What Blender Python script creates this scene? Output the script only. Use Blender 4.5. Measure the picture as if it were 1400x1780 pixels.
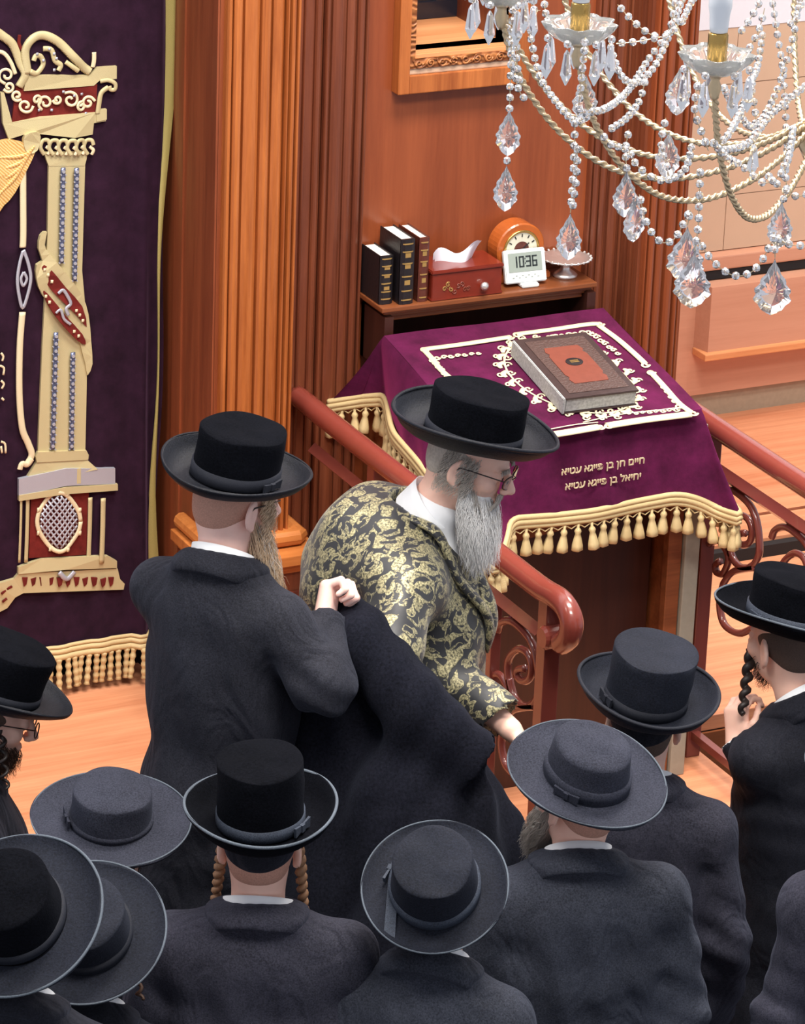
import bpy, bmesh, math, random
import numpy as np
from mathutils import Vector, Matrix
random.seed(7); rng = np.random.default_rng(7)
PI = math.pi
SC = bpy.context.scene
COL = SC.collection
for o in list(bpy.data.objects): bpy.data.objects.remove(o)

# ---------------------------------------------------------------- camera
FPX = 6500.0                                   # focal length in pixels of the 1400 x 1780 frame
YAW, PIT, ROL = (math.radians(a) for a in (26.7, 21.95, 2.22))
fw = np.array([math.sin(YAW)*math.cos(PIT), math.cos(YAW)*math.cos(PIT), -math.sin(PIT)])
_r = np.array([math.cos(YAW), -math.sin(YAW), 0.0]); _u = np.cross(_r, fw)
RI = math.cos(ROL)*_r + math.sin(ROL)*_u
UP = -math.sin(ROL)*_r + math.cos(ROL)*_u
CAM = np.array([-4.285, -9.234, 4.794])
cd = bpy.data.cameras.new('camera'); cam = bpy.data.objects.new('camera', cd); COL.objects.link(cam)
cd.sensor_fit = 'HORIZONTAL'; cd.sensor_width = 36.0; cd.lens = 36.0*FPX/1400.0
cd.clip_start = .05; cd.clip_end = 100
m = Matrix.Identity(4)
for i in range(3):
    m[i][0], m[i][1], m[i][2], m[i][3] = RI[i], UP[i], -fw[i], CAM[i]
cam.matrix_world = m
SC.camera = cam

# ---------------------------------------------------------------- light and exposure
W = bpy.data.worlds.new('world'); SC.world = W; W.use_nodes = True
W.node_tree.nodes['Background'].inputs[0].default_value = (.86, .90, 1.0, 1)
W.node_tree.nodes['Background'].inputs[1].default_value = .46
def area(name, loc, target, size, power, col):
    l = bpy.data.lights.new(name, 'AREA'); l.shape = 'RECTANGLE'; l.size, l.size_y = size; l.energy = power; l.color = col
    o = bpy.data.objects.new(name, l); COL.objects.link(o); o.location = loc
    o.rotation_euler = (Vector(target)-Vector(loc)).to_track_quat('-Z', 'Y').to_euler()
    return o
area('ceiling_light_front', (-1.2, -4.6, 6.25), (-.6, -1.8, 0), (2.4, 1.2), 265, (1, .95, .88))
area('ceiling_light_middle', (.2, -2.1, 6.25), (.3, -.9, 0), (2.4, 1.0), 290, (1, .94, .86))
area('ceiling_light_side', (-3.6, -2.6, 6.25), (-1.0, -.6, .6), (1.6, 1.6), 130, (1, .95, .88))
area('ceiling_light_hall', (3.2, .2, 6.0), (2.6, 1.2, .4), (1.6, 1.2), 180, (1, .93, .85))
VS = SC.view_settings
SC.display_settings.display_device = 'sRGB'
VS.view_transform = 'Standard'; VS.look = 'None'; VS.gamma = 1.0; VS.exposure = 0.35; VS.use_curve_mapping = False

# ---------------------------------------------------------------- layout helpers: a sight line met with a real plane
def ray(px, py): return fw + (px-700.0)/FPX*RI + (890.0-py)/FPX*UP
def onX(px, py, X): v = ray(px, py); return CAM + v*((X-CAM[0])/v[0])
def onY(px, py, Y): v = ray(px, py); return CAM + v*((Y-CAM[1])/v[1])
def onZ(px, py, Z): v = ray(px, py); return CAM + v*((Z-CAM[2])/v[2])
def onD(px, py, D): return CAM + ray(px, py)*D
def onP(px, py, p, n):
    v = ray(px, py); return CAM + v*(np.dot(np.asarray(p)-CAM, n)/np.dot(v, n))
def depth(p): return float(np.dot(np.asarray(p)-CAM, fw))
RIGHT = np.array([math.cos(YAW), -math.sin(YAW), 0]); AWAY = np.array([math.sin(YAW), math.cos(YAW), 0])

# ---------------------------------------------------------------- materials
def sl(c):                                     # sRGB 0-255 -> linear
    return tuple(((v/255)/12.92 if v/255 <= .04045 else ((v/255+.055)/1.055)**2.4) for v in c)
class NT:
    def __init__(s, name):
        s.m = bpy.data.materials.new(name); s.m.use_nodes = True; s.t = s.m.node_tree
        s.b = s.t.nodes['Principled BSDF']
    def n(s, typ, **kw):
        nd = s.t.nodes.new(typ)
        for k, v in kw.items():
            if k[0] == '_': nd.inputs[k[1:].replace('_', ' ')].default_value = v
            else: setattr(nd, k, v)
        return nd
    def l(s, a, b): s.t.links.new(a, b)
    def math(s, op, a, b=None, clamp=False):
        nd = s.t.nodes.new('ShaderNodeMath'); nd.operation = op; nd.use_clamp = clamp
        for i, v in enumerate((a, b)):
            if v is None: continue
            if isinstance(v, (int, float)): nd.inputs[i].default_value = v
            else: s.l(v, nd.inputs[i])
        return nd.outputs[0]
    def mix(s, fac, a, b):
        nd = s.t.nodes.new('ShaderNodeMix'); nd.data_type = 'RGBA'
        if isinstance(fac, (int, float)): nd.inputs[0].default_value = fac
        else: s.l(fac, nd.inputs[0])
        for i, v in ((6, a), (7, b)):
            if isinstance(v, tuple): nd.inputs[i].default_value = (*v[:3], 1)
            else: s.l(v, nd.inputs[i])
        return nd.outputs[2]
    def coords(s, scale=(1, 1, 1), kind='Object', rot=(0, 0, 0)):
        tc = s.t.nodes.new('ShaderNodeTexCoord'); mp = s.t.nodes.new('ShaderNodeMapping')
        mp.inputs['Scale'].default_value = scale; mp.inputs['Rotation'].default_value = rot
        s.l(tc.outputs[kind], mp.inputs[0]); return mp.outputs[0]
    def bump(s, h, strength=.3, dist=.002):
        nd = s.t.nodes.new('ShaderNodeBump'); nd.inputs['Strength'].default_value = strength; nd.inputs['Distance'].default_value = dist
        s.l(h, nd.inputs['Height']); s.l(nd.outputs[0], s.b.inputs['Normal'])
    def set(s, **kw):
        for k, v in kw.items():
            k = k.replace('_', ' ')
            if k not in s.b.inputs: continue
            s.b.inputs[k].default_value = (*v, 1) if isinstance(v, tuple) and len(v) == 3 and s.b.inputs[k].type == 'RGBA' else v
def mat(name, col, rough=.5, metal=0.0, var=.12, nscale=60, bump=0.0, bscale=None, spec=.5, sheen=0.0, sheen_col=None, **kw):
    t = NT(name); co = t.coords()
    nz = t.n('ShaderNodeTexNoise', _Scale=float(nscale), _Detail=3.0); t.l(co, nz.inputs['Vector'])
    c = sl(col); d = tuple(v*(1-var) for v in c); e = tuple(min(1, v*(1+var)) for v in c)
    t.l(t.mix(nz.outputs['Fac'], d, e), t.b.inputs['Base Color'])
    t.set(Roughness=rough, Metallic=metal, Specular_IOR_Level=spec)
    if sheen: t.set(Sheen_Weight=sheen, Sheen_Roughness=.45, Sheen_Tint=sl(sheen_col or (200, 205, 220)))
    for k, v in kw.items(): t.set(**{k: v})
    if bump:
        nb = t.n('ShaderNodeTexNoise', _Scale=float(bscale or nscale), _Detail=4.0); t.l(co, nb.inputs['Vector']); t.bump(nb.outputs['Fac'], bump, .003)
    return t.m
def wood(name, c1, c2, rough=.32, axis='Z', scale=1.0, contrast=1.0, kind='Object'):
    t = NT(name)
    s = {'Z': (16, 16, .9), 'X': (.9, 16, 16), 'Y': (16, .9, 16)}[axis]
    co = t.coords(tuple(v*scale for v in s), kind)
    n1 = t.n('ShaderNodeTexNoise', _Scale=1.0, _Detail=5.0, _Roughness=.6, _Distortion=.6); t.l(co, n1.inputs['Vector'])
    n2 = t.n('ShaderNodeTexNoise', _Scale=6.0, _Detail=4.0, _Roughness=.7); t.l(co, n2.inputs['Vector'])
    f = t.math('ADD', t.math('MULTIPLY', n1.outputs['Fac'], .65), t.math('MULTIPLY', n2.outputs['Fac'], .35))
    f = t.math('MULTIPLY', t.math('SUBTRACT', f, .5 - .18/contrast), 2.8*contrast, True)
    t.l(t.mix(f, sl(c1), sl(c2)), t.b.inputs['Base Color'])
    t.set(Roughness=rough, Specular_IOR_Level=.45); t.bump(n2.outputs['Fac'], .08, .001)
    return t.m
M = {}
M['wood_pil'] = wood('wood_pilaster', (136, 68, 30), (196, 116, 60))
M['wood_panel'] = wood('wood_panel', (116, 54, 30), (156, 82, 48), rough=.28, scale=.8, contrast=.7)
M['wood_dark'] = wood('wood_dark', (92, 46, 32), (136, 74, 48))
M['wood_jamb'] = wood('wood_jamb', (118, 58, 36), (156, 84, 52))
M['wood_hall'] = wood('wood_hall', (186, 130, 104), (208, 154, 128), axis='X', scale=.9, contrast=.6)
M['wood_ped'] = wood('wood_pedestal', (170, 96, 44), (214, 136, 74), axis='X')
M['wood_lect'] = wood('wood_lectern', (98, 52, 28), (146, 84, 50), axis='X')
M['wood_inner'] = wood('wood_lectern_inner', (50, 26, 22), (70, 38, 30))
M['floor'] = wood('floor_laminate', (194, 120, 84), (228, 160, 120), rough=.35, axis='X', scale=.8, contrast=1.2)
M['wood_sill'] = wood('wood_sill', (206, 132, 84), (236, 168, 116), axis='X')
M['carpet'] = mat('dark_carpet', (52, 46, 50), .95, nscale=220, var=.4, bump=.5)
M['ceil'] = mat('ceiling_paint', (226, 224, 218), .9)
M['plaster'] = mat('white_plaster', (222, 220, 228), .85, var=.03)
M['tile'] = mat('tan_wall_tile', (200, 168, 142), .5, var=.06, nscale=9)
M['tile2'] = mat('grey_base_tile', (166, 150, 128), .55, var=.14, nscale=60)
M['grout'] = mat('tile_grout', (150, 128, 110), .9)
M['black'] = mat('black_gap', (14, 12, 16), .7)
M['dark_glass'] = mat('dark_window', (30, 34, 46), .2)
M['reflect_glass'] = mat('painted_reflection_pane', (112, 88, 72), .25, var=.3, nscale=5)  # blurred brown-grey reflection in the glass, painted into the pane's colour
def velvet(name, col, sheen_col, sheen=.6):
    t = NT(name); co = t.coords()
    n1 = t.n('ShaderNodeTexNoise', _Scale=11.0, _Detail=6.0, _Roughness=.7); t.l(co, n1.inputs['Vector'])
    c = sl(col)
    t.l(t.mix(t.math('MULTIPLY', t.math('SUBTRACT', n1.outputs['Fac'], .3), 2.5, True), tuple(v*.6 for v in c), tuple(v*1.45 for v in c)), t.b.inputs['Base Color'])
    t.set(Roughness=.9, Specular_IOR_Level=.15, Sheen_Weight=sheen, Sheen_Roughness=.35, Sheen_Tint=sl(sheen_col))
    n2 = t.n('ShaderNodeTexNoise', _Scale=420.0, _Detail=2.0); t.l(co, n2.inputs['Vector']); t.bump(n2.outputs['Fac'], .25, .001)
    return t.m
M['velvet_curtain'] = velvet('aubergine_velvet', (40, 19, 36), (150, 110, 150), .4)
M['velvet_cloth'] = velvet('plum_velvet', (78, 18, 54), (215, 80, 150), .8)
def thread(name, c1, c2, rough=.5, metal=.25, scale=260):
    t = NT(name); co = t.coords((1, 1, 1))
    w = t.n('ShaderNodeTexWave', _Scale=float(scale), _Distortion=3.0, _Detail=2.0); w.bands_direction = 'DIAGONAL'; t.l(co, w.inputs['Vector'])
    t.l(t.mix(w.outputs['Fac'], sl(c1), sl(c2)), t.b.inputs['Base Color'])
    t.set(Roughness=rough, Metallic=metal); t.bump(w.outputs['Fac'], .35, .001); return t.m
M['gold'] = thread('gold_thread', (172, 156, 108), (230, 216, 172))
M['gold_satin'] = thread('gold_satin', (214, 158, 84), (242, 208, 146), .35, .15, 60)
M['gold_fringe'] = thread('gold_fringe', (190, 158, 100), (236, 216, 168), .55, .1, 420)
M['cream'] = thread('cream_gold_thread', (214, 190, 140), (246, 234, 204), .5, .1)
M['silver_thread'] = thread('silver_thread', (150, 152, 168), (214, 216, 226), .4, .4)
M['beads_blue'] = mat('blue_grey_sequins', (104, 110, 140), .25, .5, var=.5, nscale=300)
M['burgundy'] = velvet('burgundy_applique', (104, 34, 30), (150, 80, 70), .3)
M['ribbon_edge'] = thread('gold_galloon', (150, 134, 76), (206, 192, 120), .5, .2, 300)
M['rail'] = mat('red_brown_paint', (118, 56, 48), .22, var=.05, nscale=20, Coat_Weight=.4)
M['rail_wood'] = mat('red_brown_handrail', (132, 60, 50), .25, var=.08, nscale=30, Coat_Weight=.4)
M['pale_post'] = mat('pale_post', (150, 146, 132), .6)
M['leather_blk'] = mat('black_leather', (30, 26, 30), .4, var=.3, nscale=90, bump=.3)
M['leather_brn'] = mat('brown_leather', (90, 44, 34), .42, var=.3, nscale=90, bump=.3)
M['leather_dk'] = mat('dark_brown_leather', (58, 44, 44), .38, var=.3, nscale=60, bump=.3)
M['leather_tool'] = mat('tooled_leather', (76, 56, 52), .45, var=.55, nscale=130, bump=.9)
M['leather_red'] = mat('red_leather', (122, 62, 48), .42, var=.15, nscale=50, bump=.2)
M['pages'] = mat('white_pages', (226, 222, 214), .8, var=.06, nscale=200)
M['pages_grey'] = mat('speckled_page_edges', (170, 172, 172), .7, var=.6, nscale=140)
M['gilt'] = mat('gilt_tooling', (196, 160, 96), .35, .6)
M['mahog'] = mat('mahogany_box', (118, 40, 26), .25, var=.2, nscale=30, Coat_Weight=.3)
M['tissue'] = mat('tissue_paper', (228, 226, 236), .9, var=.02)
M['white_pl'] = mat('white_plastic', (226, 230, 230), .4, var=.02)
M['lcd'] = mat('lcd_grey', (150, 160, 152), .25, var=.04)
M['lcd_ink'] = mat('lcd_ink', (40, 46, 48), .5)
M['clock_wood'] = mat('clock_case', (178, 92, 40), .25, var=.2, nscale=40, Coat_Weight=.3)
M['dial'] = mat('clock_dial', (214, 210, 190), .4, var=.1)
M['silver'] = mat('silver_plate', (236, 232, 230), .34, .85, var=.1, nscale=70, bump=.25)
M['brass'] = mat('polished_brass', (196, 160, 92), .25, .9, var=.15, nscale=60)
M['rope_gold'] = mat('champagne_metal', (206, 184, 150), .28, .75, var=.15, nscale=80)
def glass(name, tint=(1, 1, 1), rough=.02):
    t = NT(name); t.set(Base_Color=tint, Roughness=rough, IOR=1.5, Transmission_Weight=.88, Specular_IOR_Level=.8); return t.m
M['crystal'] = glass('cut_crystal', (.97, .97, 1.0))
M['bobeche'] = glass('pressed_glass', (.97, .98, .98), .02)
M['bulb'] = mat('frosted_bulb', (236, 240, 246), .35, var=.01)

# people
def cloth(name, col, sheen=.10, rough=.85, weave=260, spec=.18):
    t = NT(name); co = t.coords()
    n1 = t.n('ShaderNodeTexNoise', _Scale=5.0, _Detail=4.0); t.l(co, n1.inputs['Vector'])
    n2 = t.n('ShaderNodeTexNoise', _Scale=float(weave), _Detail=3.0, _Roughness=.7); t.l(co, n2.inputs['Vector'])
    c = sl(col); f = t.math('ADD', t.math('MULTIPLY', n1.outputs['Fac'], .3), t.math('MULTIPLY', n2.outputs['Fac'], .7))
    f = t.math('MULTIPLY', t.math('SUBTRACT', f, .32), 2.8, True)
    t.l(t.mix(f, tuple(v*.35 for v in c), tuple(v*1.75 for v in c)), t.b.inputs['Base Color'])
    t.set(Roughness=rough, Specular_IOR_Level=spec, Sheen_Weight=sheen, Sheen_Roughness=.5, Sheen_Tint=sl((150, 160, 190)))
    t.bump(n2.outputs['Fac'], .5, .002)
    if weave == 260 and spec == .18:                  # soft creases in the wool
        co2 = t.coords((9, 9, 4.5)); n3 = t.n('ShaderNodeTexNoise', _Scale=1.0, _Detail=2.0, _Distortion=1.6); t.l(co2, n3.inputs['Vector'])
        b2 = t.n('ShaderNodeBump', _Strength=.55, _Distance=.035); t.l(n3.outputs['Fac'], b2.inputs['Height'])
        b1 = [n_ for n_ in t.t.nodes if n_.type == 'BUMP' and n_ != b2][0]; t.l(b2.outputs[0], b1.inputs['Normal'])
    return t.m
M['suit_black'] = cloth('black_wool', (35, 36, 44))
M['suit_char'] = cloth('charcoal_wool', (46, 46, 57))
M['suit_navy'] = cloth('blue_black_wool', (47, 50, 60))
M['suit_deep'] = cloth('deep_black_wool', (26, 27, 35))
M['plush'] = cloth('black_plush', (18, 19, 27), .06, .95, 150, .08)
M['hat_plush'] = cloth('black_beaver_plush', (8, 9, 14), .02, .95, 200, .05)
M['hat_satin'] = cloth('black_satin_felt', (20, 22, 29), .03, .55, 220, .2)
M['hat_grey'] = cloth('charcoal_felt', (44, 46, 57), .06, .9, 280)
M['hat_black'] = cloth('black_felt', (24, 27, 37), .05, .8, 240)
M['ribbon'] = cloth('grosgrain_ribbon', (54, 60, 72), .05, .6, 400)
M['ribbon_dk'] = cloth('dark_grosgrain_ribbon', (34, 36, 44), .06, .6, 900)
M['binding'] = cloth('brim_binding', (84, 92, 102), .1, .6, 900)
M['shirt'] = mat('white_shirt', (236, 238, 242), .7, var=.02)
M['skin'] = mat('skin', (250, 200, 182), .5, var=.12, nscale=26, spec=.35, Subsurface_Weight=.12, Subsurface_Radius=(.02, .008, .005))
M['skin_pale'] = mat('skin_pale', (250, 204, 192), .5, var=.1, nscale=26, spec=.35, Subsurface_Weight=.12, Subsurface_Radius=(.02, .008, .005))
M['hair_brown'] = mat('brown_hair', (74, 50, 36), .55, var=.45, nscale=160)
M['hair_dark'] = mat('dark_hair', (36, 28, 26), .5, var=.4, nscale=160)
M['hair_blond'] = mat('light_brown_hair', (150, 112, 82), .55, var=.45, nscale=160)
M['hair_grey'] = mat('grey_hair', (186, 178, 170), .6, var=.35, nscale=160)
M['hair_white'] = mat('white_hair', (252, 250, 248), .6, var=.2, nscale=160)
M['hair_helper'] = mat('ash_brown_hair', (222, 194, 164), .6, var=.4, nscale=90)
M['stubble'] = mat('cropped_hair', (190, 142, 124), .8, var=.35, nscale=320, bump=.4)
M['stubble_dk'] = mat('dark_cropped_hair', (88, 70, 62), .8, var=.4, nscale=320, bump=.4)
M['frame'] = mat('spectacle_frame', (40, 28, 28), .3)
M['lens'] = glass('spectacle_lens')
M['eye'] = mat('eye_white', (226, 220, 214), .3)
M['shoe'] = mat('black_shoe', (20, 20, 22), .35)
def brocade():
    t = NT('gold_brocade')
    co = t.coords((15, 15, 15)); 
    nd = t.n('ShaderNodeTexNoise', _Scale=.9, _Detail=2.0); t.l(co, nd.inputs['Vector'])
    ad = t.n('ShaderNodeVectorMath', operation='MULTIPLY_ADD'); t.l(nd.outputs['Color'], ad.inputs[0]); ad.inputs[1].default_value = (.9, .9, .9); t.l(co, ad.inputs[2])
    masks = []
    for sc_, k, arms, lim in ((1.0, 8.0, 2.0, .62), (1.9, 9.0, 2.0, .62)):
        v = t.n('ShaderNodeTexVoronoi', _Scale=sc_, _Randomness=.75); t.l(ad.outputs[0], v.inputs['Vector'])
        sc2 = t.n('ShaderNodeVectorMath', operation='SCALE'); t.l(ad.outputs[0], sc2.inputs[0]); sc2.inputs['Scale'].default_value = 1.0
        df = t.n('ShaderNodeVectorMath', operation='SUBTRACT'); t.l(sc2.outputs[0], df.inputs[0]); t.l(v.outputs['Position'], df.inputs[1])
        sx = t.n('ShaderNodeSeparateXYZ'); t.l(df.outputs[0], sx.inputs[0])
        sc3 = t.n('ShaderNodeSeparateColor'); t.l(v.outputs['Color'], sc3.inputs[0])
        u = t.math('ADD', sx.outputs[1], t.math('MULTIPLY', sx.outputs[0], .6))
        th = t.math('ARCTAN2', sx.outputs[2], u)
        r = t.math('MULTIPLY', v.outputs['Distance'], 1.0)
        ph = t.math('ADD', t.math('MULTIPLY', th, arms), t.math('ADD', t.math('MULTIPLY', r, k), t.math('MULTIPLY', sc3.outputs[0], 6.28)))
        s = t.math('SINE', ph)
        lo = t.math('LESS_THAN', r, lim)
        masks.append(t.math('MULTIPLY', t.math('MULTIPLY', t.math('SUBTRACT', s, .08), 4.0, True), lo))
    mk = t.math('MAXIMUM', masks[0], t.math('MULTIPLY', masks[1], .75))
    nb = t.n('ShaderNodeTexNoise', _Scale=14.0, _Detail=3.0); t.l(co, nb.inputs['Vector'])
    gold = t.mix(t.math('MULTIPLY', t.math('SUBTRACT', nb.outputs['Fac'], .35), 3.0, True), sl((72, 70, 56)), sl((204, 194, 150)))
    t.l(t.mix(mk, sl((34, 35, 40)), gold), t.b.inputs['Base Color'])
    t.l(t.math('MULTIPLY', mk, .35), t.b.inputs['Metallic']); t.set(Roughness=.5, Sheen_Weight=.15)
    t.bump(mk, .4, .002); return t.m
M['brocade'] = brocade()
def pedestal_carving():
    t = NT('carved_red_wood'); co = t.coords((16, 16, 16))
    w = t.n('ShaderNodeTexWave', _Scale=.5, _Distortion=14.0, _Detail=2.0, _Detail_Scale=1.2); w.wave_type = 'RINGS'; t.l(co, w.inputs['Vector'])
    t.l(t.mix(w.outputs['Fac'], sl((78, 34, 24)), sl((128, 62, 44))), t.b.inputs['Base Color']); t.set(Roughness=.35); t.bump(w.outputs['Fac'], .5, .004); return t.m
M['carved'] = pedestal_carving()
M['carved_frame'] = None
def carved_frame():
    t = NT('carved_window_moulding'); co = t.coords((30, 30, 30))
    w = t.n('ShaderNodeTexWave', _Scale=.6, _Distortion=10.0, _Detail=2.0, _Detail_Scale=1.0); w.wave_type = 'RINGS'; t.l(co, w.inputs['Vector'])
    t.l(t.mix(w.outputs['Fac'], sl((120, 66, 34)), sl((186, 120, 70))), t.b.inputs['Base Color']); t.set(Roughness=.4); t.bump(w.outputs['Fac'], .7, .004); return t.m
M['carved_frame'] = carved_frame()

# ---------------------------------------------------------------- object helpers
def tag(o, label=None, cat=None, group=None, kind=None):
    if label: o['label'] = label
    if cat: o['category'] = cat
    if group: o['group'] = group
    if kind: o['kind'] = kind
    return o
def empty(name, loc=(0, 0, 0), parent=None, rot=None):
    o = bpy.data.objects.new(name, None); COL.objects.link(o); o.empty_display_size = .05
    o.location = loc
    if rot is not None: o.rotation_euler = rot
    if parent: o.parent = parent
    return o
def link(name, me, mt, parent=None, smooth=False):
    o = bpy.data.objects.new(name, me); COL.objects.link(o)
    if mt is not None and not me.materials: me.materials.append(M[mt] if isinstance(mt, str) else mt)
    if smooth: me.shade_smooth()
    if parent: o.parent = parent; o.matrix_parent_inverse = parent_inv(parent)
    return o
def world_of(o):
    mm = Matrix.LocRotScale(o.location, o.rotation_euler, o.scale)
    return (world_of(o.parent) @ o.matrix_parent_inverse @ mm) if o.parent else mm
def parent_inv(p): return world_of(p).inverted()      # meshes are written in world coordinates unless said otherwise
def link_local(name, me, mt, parent, loc=(0, 0, 0), rot=(0, 0, 0), smooth=False):
    o = bpy.data.objects.new(name, me); COL.objects.link(o)
    if mt is not None and not me.materials: me.materials.append(M[mt] if isinstance(mt, str) else mt)
    if smooth: me.shade_smooth()
    o.parent = parent; o.location = loc; o.rotation_euler = rot
    return o
def fast_mesh(name, V, Fq):
    V = np.ascontiguousarray(V, np.float32); Fq = np.ascontiguousarray(Fq, np.int32); k = Fq.shape[1]
    me = bpy.data.meshes.new(name); me.vertices.add(len(V)); me.vertices.foreach_set('co', V.ravel())
    me.loops.add(Fq.size); me.loops.foreach_set('vertex_index', Fq.ravel())
    me.polygons.add(len(Fq)); me.polygons.foreach_set('loop_start', np.arange(len(Fq), dtype=np.int32)*k)
    me.update(calc_edges=True); return me
class MB:                                            # collects shapes into one mesh
    def __init__(s): s.v = []; s.f = []
    def add(s, V, F):
        o = len(s.v); s.v += [tuple(map(float, p)) for p in V]; s.f += [tuple(i+o for i in f) for f in F]; return s
    def box(s, lo, hi):
        (a, b, c), (d, e, f) = lo, hi
        V = [(a, b, c), (d, b, c), (d, e, c), (a, e, c), (a, b, f), (d, b, f), (d, e, f), (a, e, f)]
        return s.add(V, [(0, 3, 2, 1), (4, 5, 6, 7), (0, 1, 5, 4), (1, 2, 6, 5), (2, 3, 7, 6), (3, 0, 4, 7)])
    def hexa(s, P): return s.add(P, [(0, 3, 2, 1), (4, 5, 6, 7), (0, 1, 5, 4), (1, 2, 6, 5), (2, 3, 7, 6), (3, 0, 4, 7)])
    def prism(s, poly, vec):
        n = len(poly); P = [np.asarray(p, float) for p in poly]; Q = [p+np.asarray(vec, float) for p in P]
        return s.add(P+Q, [tuple(range(n))[::-1], tuple(range(n, 2*n))]+[(i, (i+1) % n, n+(i+1) % n, n+i) for i in range(n)])
    def tube(s, path, r, seg=8, flat=None, cap=True, up=None):
        P = np.asarray(path, float); n = len(P); R = np.broadcast_to(np.asarray(r, float), (n,))
        T = np.gradient(P, axis=0); T /= np.linalg.norm(T, axis=1)[:, None]+1e-12
        u = np.array(up, float) if up is not None else (np.array([0, 0, 1.]) if abs(T[0][2]) < .9 else np.array([1., 0, 0]))
        V = []; 
        for i in range(n):
            a = np.cross(T[i], u); a /= np.linalg.norm(a)+1e-12; b = np.cross(a, T[i])
            if up is None: u = b
            fx = 1.0 if flat is None else flat
            for k in range(seg):
                t = 2*PI*k/seg
                V.append(P[i]+R[i]*(math.cos(t)*a*1.0+math.sin(t)*b*fx))
        F = [(i*seg+k, i*seg+(k+1) % seg, (i+1)*seg+(k+1) % seg, (i+1)*seg+k) for i in range(n-1) for k in range(seg)]
        if cap: F += [tuple(range(seg))[::-1], tuple((n-1)*seg+k for k in range(seg))]
        return s.add(V, F)
    def lathe(s, prof, seg=24, c=(0, 0, 0), sx=1, sy=1, R=None, flute=None):
        V = []; n = len(prof)
        for r, z in prof:
            for k in range(seg):
                t = 2*PI*k/seg; rr = r*(1 if flute is None else flute(t, r, z))
                p = np.array([rr*math.cos(t)*sx, rr*math.sin(t)*sy, z])
                if R is not None: p = R @ p
                V.append(p+np.asarray(c))
        F = [(i*seg+k, i*seg+(k+1) % seg, (i+1)*seg+(k+1) % seg, (i+1)*seg+k) for i in range(n-1) for k in range(seg)]
        F += [tuple(range(seg))[::-1], tuple((n-1)*seg+k for k in range(seg))]
        return s.add(V, F)
    def grid(s, G, close_u=False):
        G = np.asarray(G, float); a, b = G.shape[:2]
        F = [(i*b+j, i*b+(j+1) % b, (i+1)*b+(j+1) % b, (i+1)*b+j) for i in range(a-1) for j in range(b if close_u else b-1)]
        return s.add(G.reshape(-1, 3), F)
    def mesh(s, name): 
        me = bpy.data.meshes.new(name); me.from_pydata(s.v, [], s.f); me.update()
        return me
    def build(s, name, mt, parent=None, smooth=False, bevel=0.0):
        me = s.mesh(name)
        bm = bmesh.new(); bm.from_mesh(me); bmesh.ops.recalc_face_normals(bm, faces=bm.faces)
        if bevel: bmesh.ops.bevel(bm, geom=list(bm.edges), offset=bevel, segments=2, affect='EDGES', profile=.6)
        bm.to_mesh(me); bm.free()
        return link(name, me, mt, parent, smooth)
def catmull(P, n=8, closed=False):
    P = np.asarray(P, float); m_ = len(P); out = []
    rngi = range(m_) if closed else range(m_-1)
    for i in rngi:
        g = (lambda j: P[j % m_]) if closed else (lambda j: P[min(max(j, 0), m_-1)])
        a, b, c, d = g(i-1), g(i), g(i+1), g(i+2)
        for t in np.arange(n)/n:
            out.append(.5*((2*b)+(c-a)*t+(2*a-5*b+4*c-d)*t*t+(3*b-a-3*c+d)*t**3))
    if not closed: out.append(P[-1])
    return np.array(out)
# ================================================================ the setting
def struct(o): o['kind'] = 'structure'; return o
DAIS = .13
b = MB(); b.box((-1.42, -2.08, -.12), (1.06, .0, 0)); b.box((-3.2, -1.35, -.12), (-1.42, .0, 0)); b.box((1.06, .74, -.12), (4.2, 1.86, 0))
fl = struct(b.build('floor', 'floor'))
b = MB(); b.box((-3.2, -1.05, .0), (-.362, .30, DAIS)); o = struct(b.build('floor_dais', 'floor', bevel=.004))
b = MB(); b.box((-3.4, -6.0, -.55), (4.4, 2.1, -.5)); struct(b.build('floor_lower', 'carpet'))
b = MB(); b.box((-1.40, -2.06, -.5), (1.04, .0, -.12)); b.box((-3.2, -1.33, -.5), (-1.42, .0, -.12)); struct(b.build('floor_platform_riser', 'wood_dark'))
# the stair at the right of the lectern, one tread lower than the passage
st = struct(MB().box((1.07, .705, -.055), (4.2, .74, -.012)).build('floor_step_riser', 'black'))
tr = struct(MB().box((1.07, -.33, -.105), (4.2, .735, -.055)).build('floor_step_tread', 'floor', bevel=.003))
struct(MB().box((1.07, -.345, -.5), (4.2, -.335, -.105)).build('floor_step_face', 'wood_lect'))
struct(MB().box((1.07, .925, .0005), (4.2, .94, .003)).build('floor_joint', 'wood_dark'))
b = MB(); b.box((-3.4, -6.0, 6.4), (4.4, 2.1, 6.5)); struct(b.build('ceiling', 'ceil'))

# back wall: plain veneered panel with a window opening
WX0, WX1, WZ0, WZ1 = .337, .625, 2.045, 2.62
b = MB()
b.box((.10, 0, 0), (WX0, .05, 3.2)); b.box((WX1, 0, 0), (1.05, .05, 3.2)); b.box((WX0, 0, 0), (WX1, .05, WZ0)); b.box((WX0, 0, WZ1), (WX1, .05, 3.2))
b.box((-.10, .01, 0), (.10, .05, 3.2))
struct(b.build('wall_back', 'wood_panel'))
struct(MB().box((-3.2, .34, 0), (-.30, .38, 3.4)).build('wall_ark', 'black'))
# upper wall above panelling, out to the ceiling
b = MB(); b.box((-3.2, .0, 3.2), (1.05, .06, 6.4)); struct(b.build('wall_upper', 'plaster'))

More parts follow.
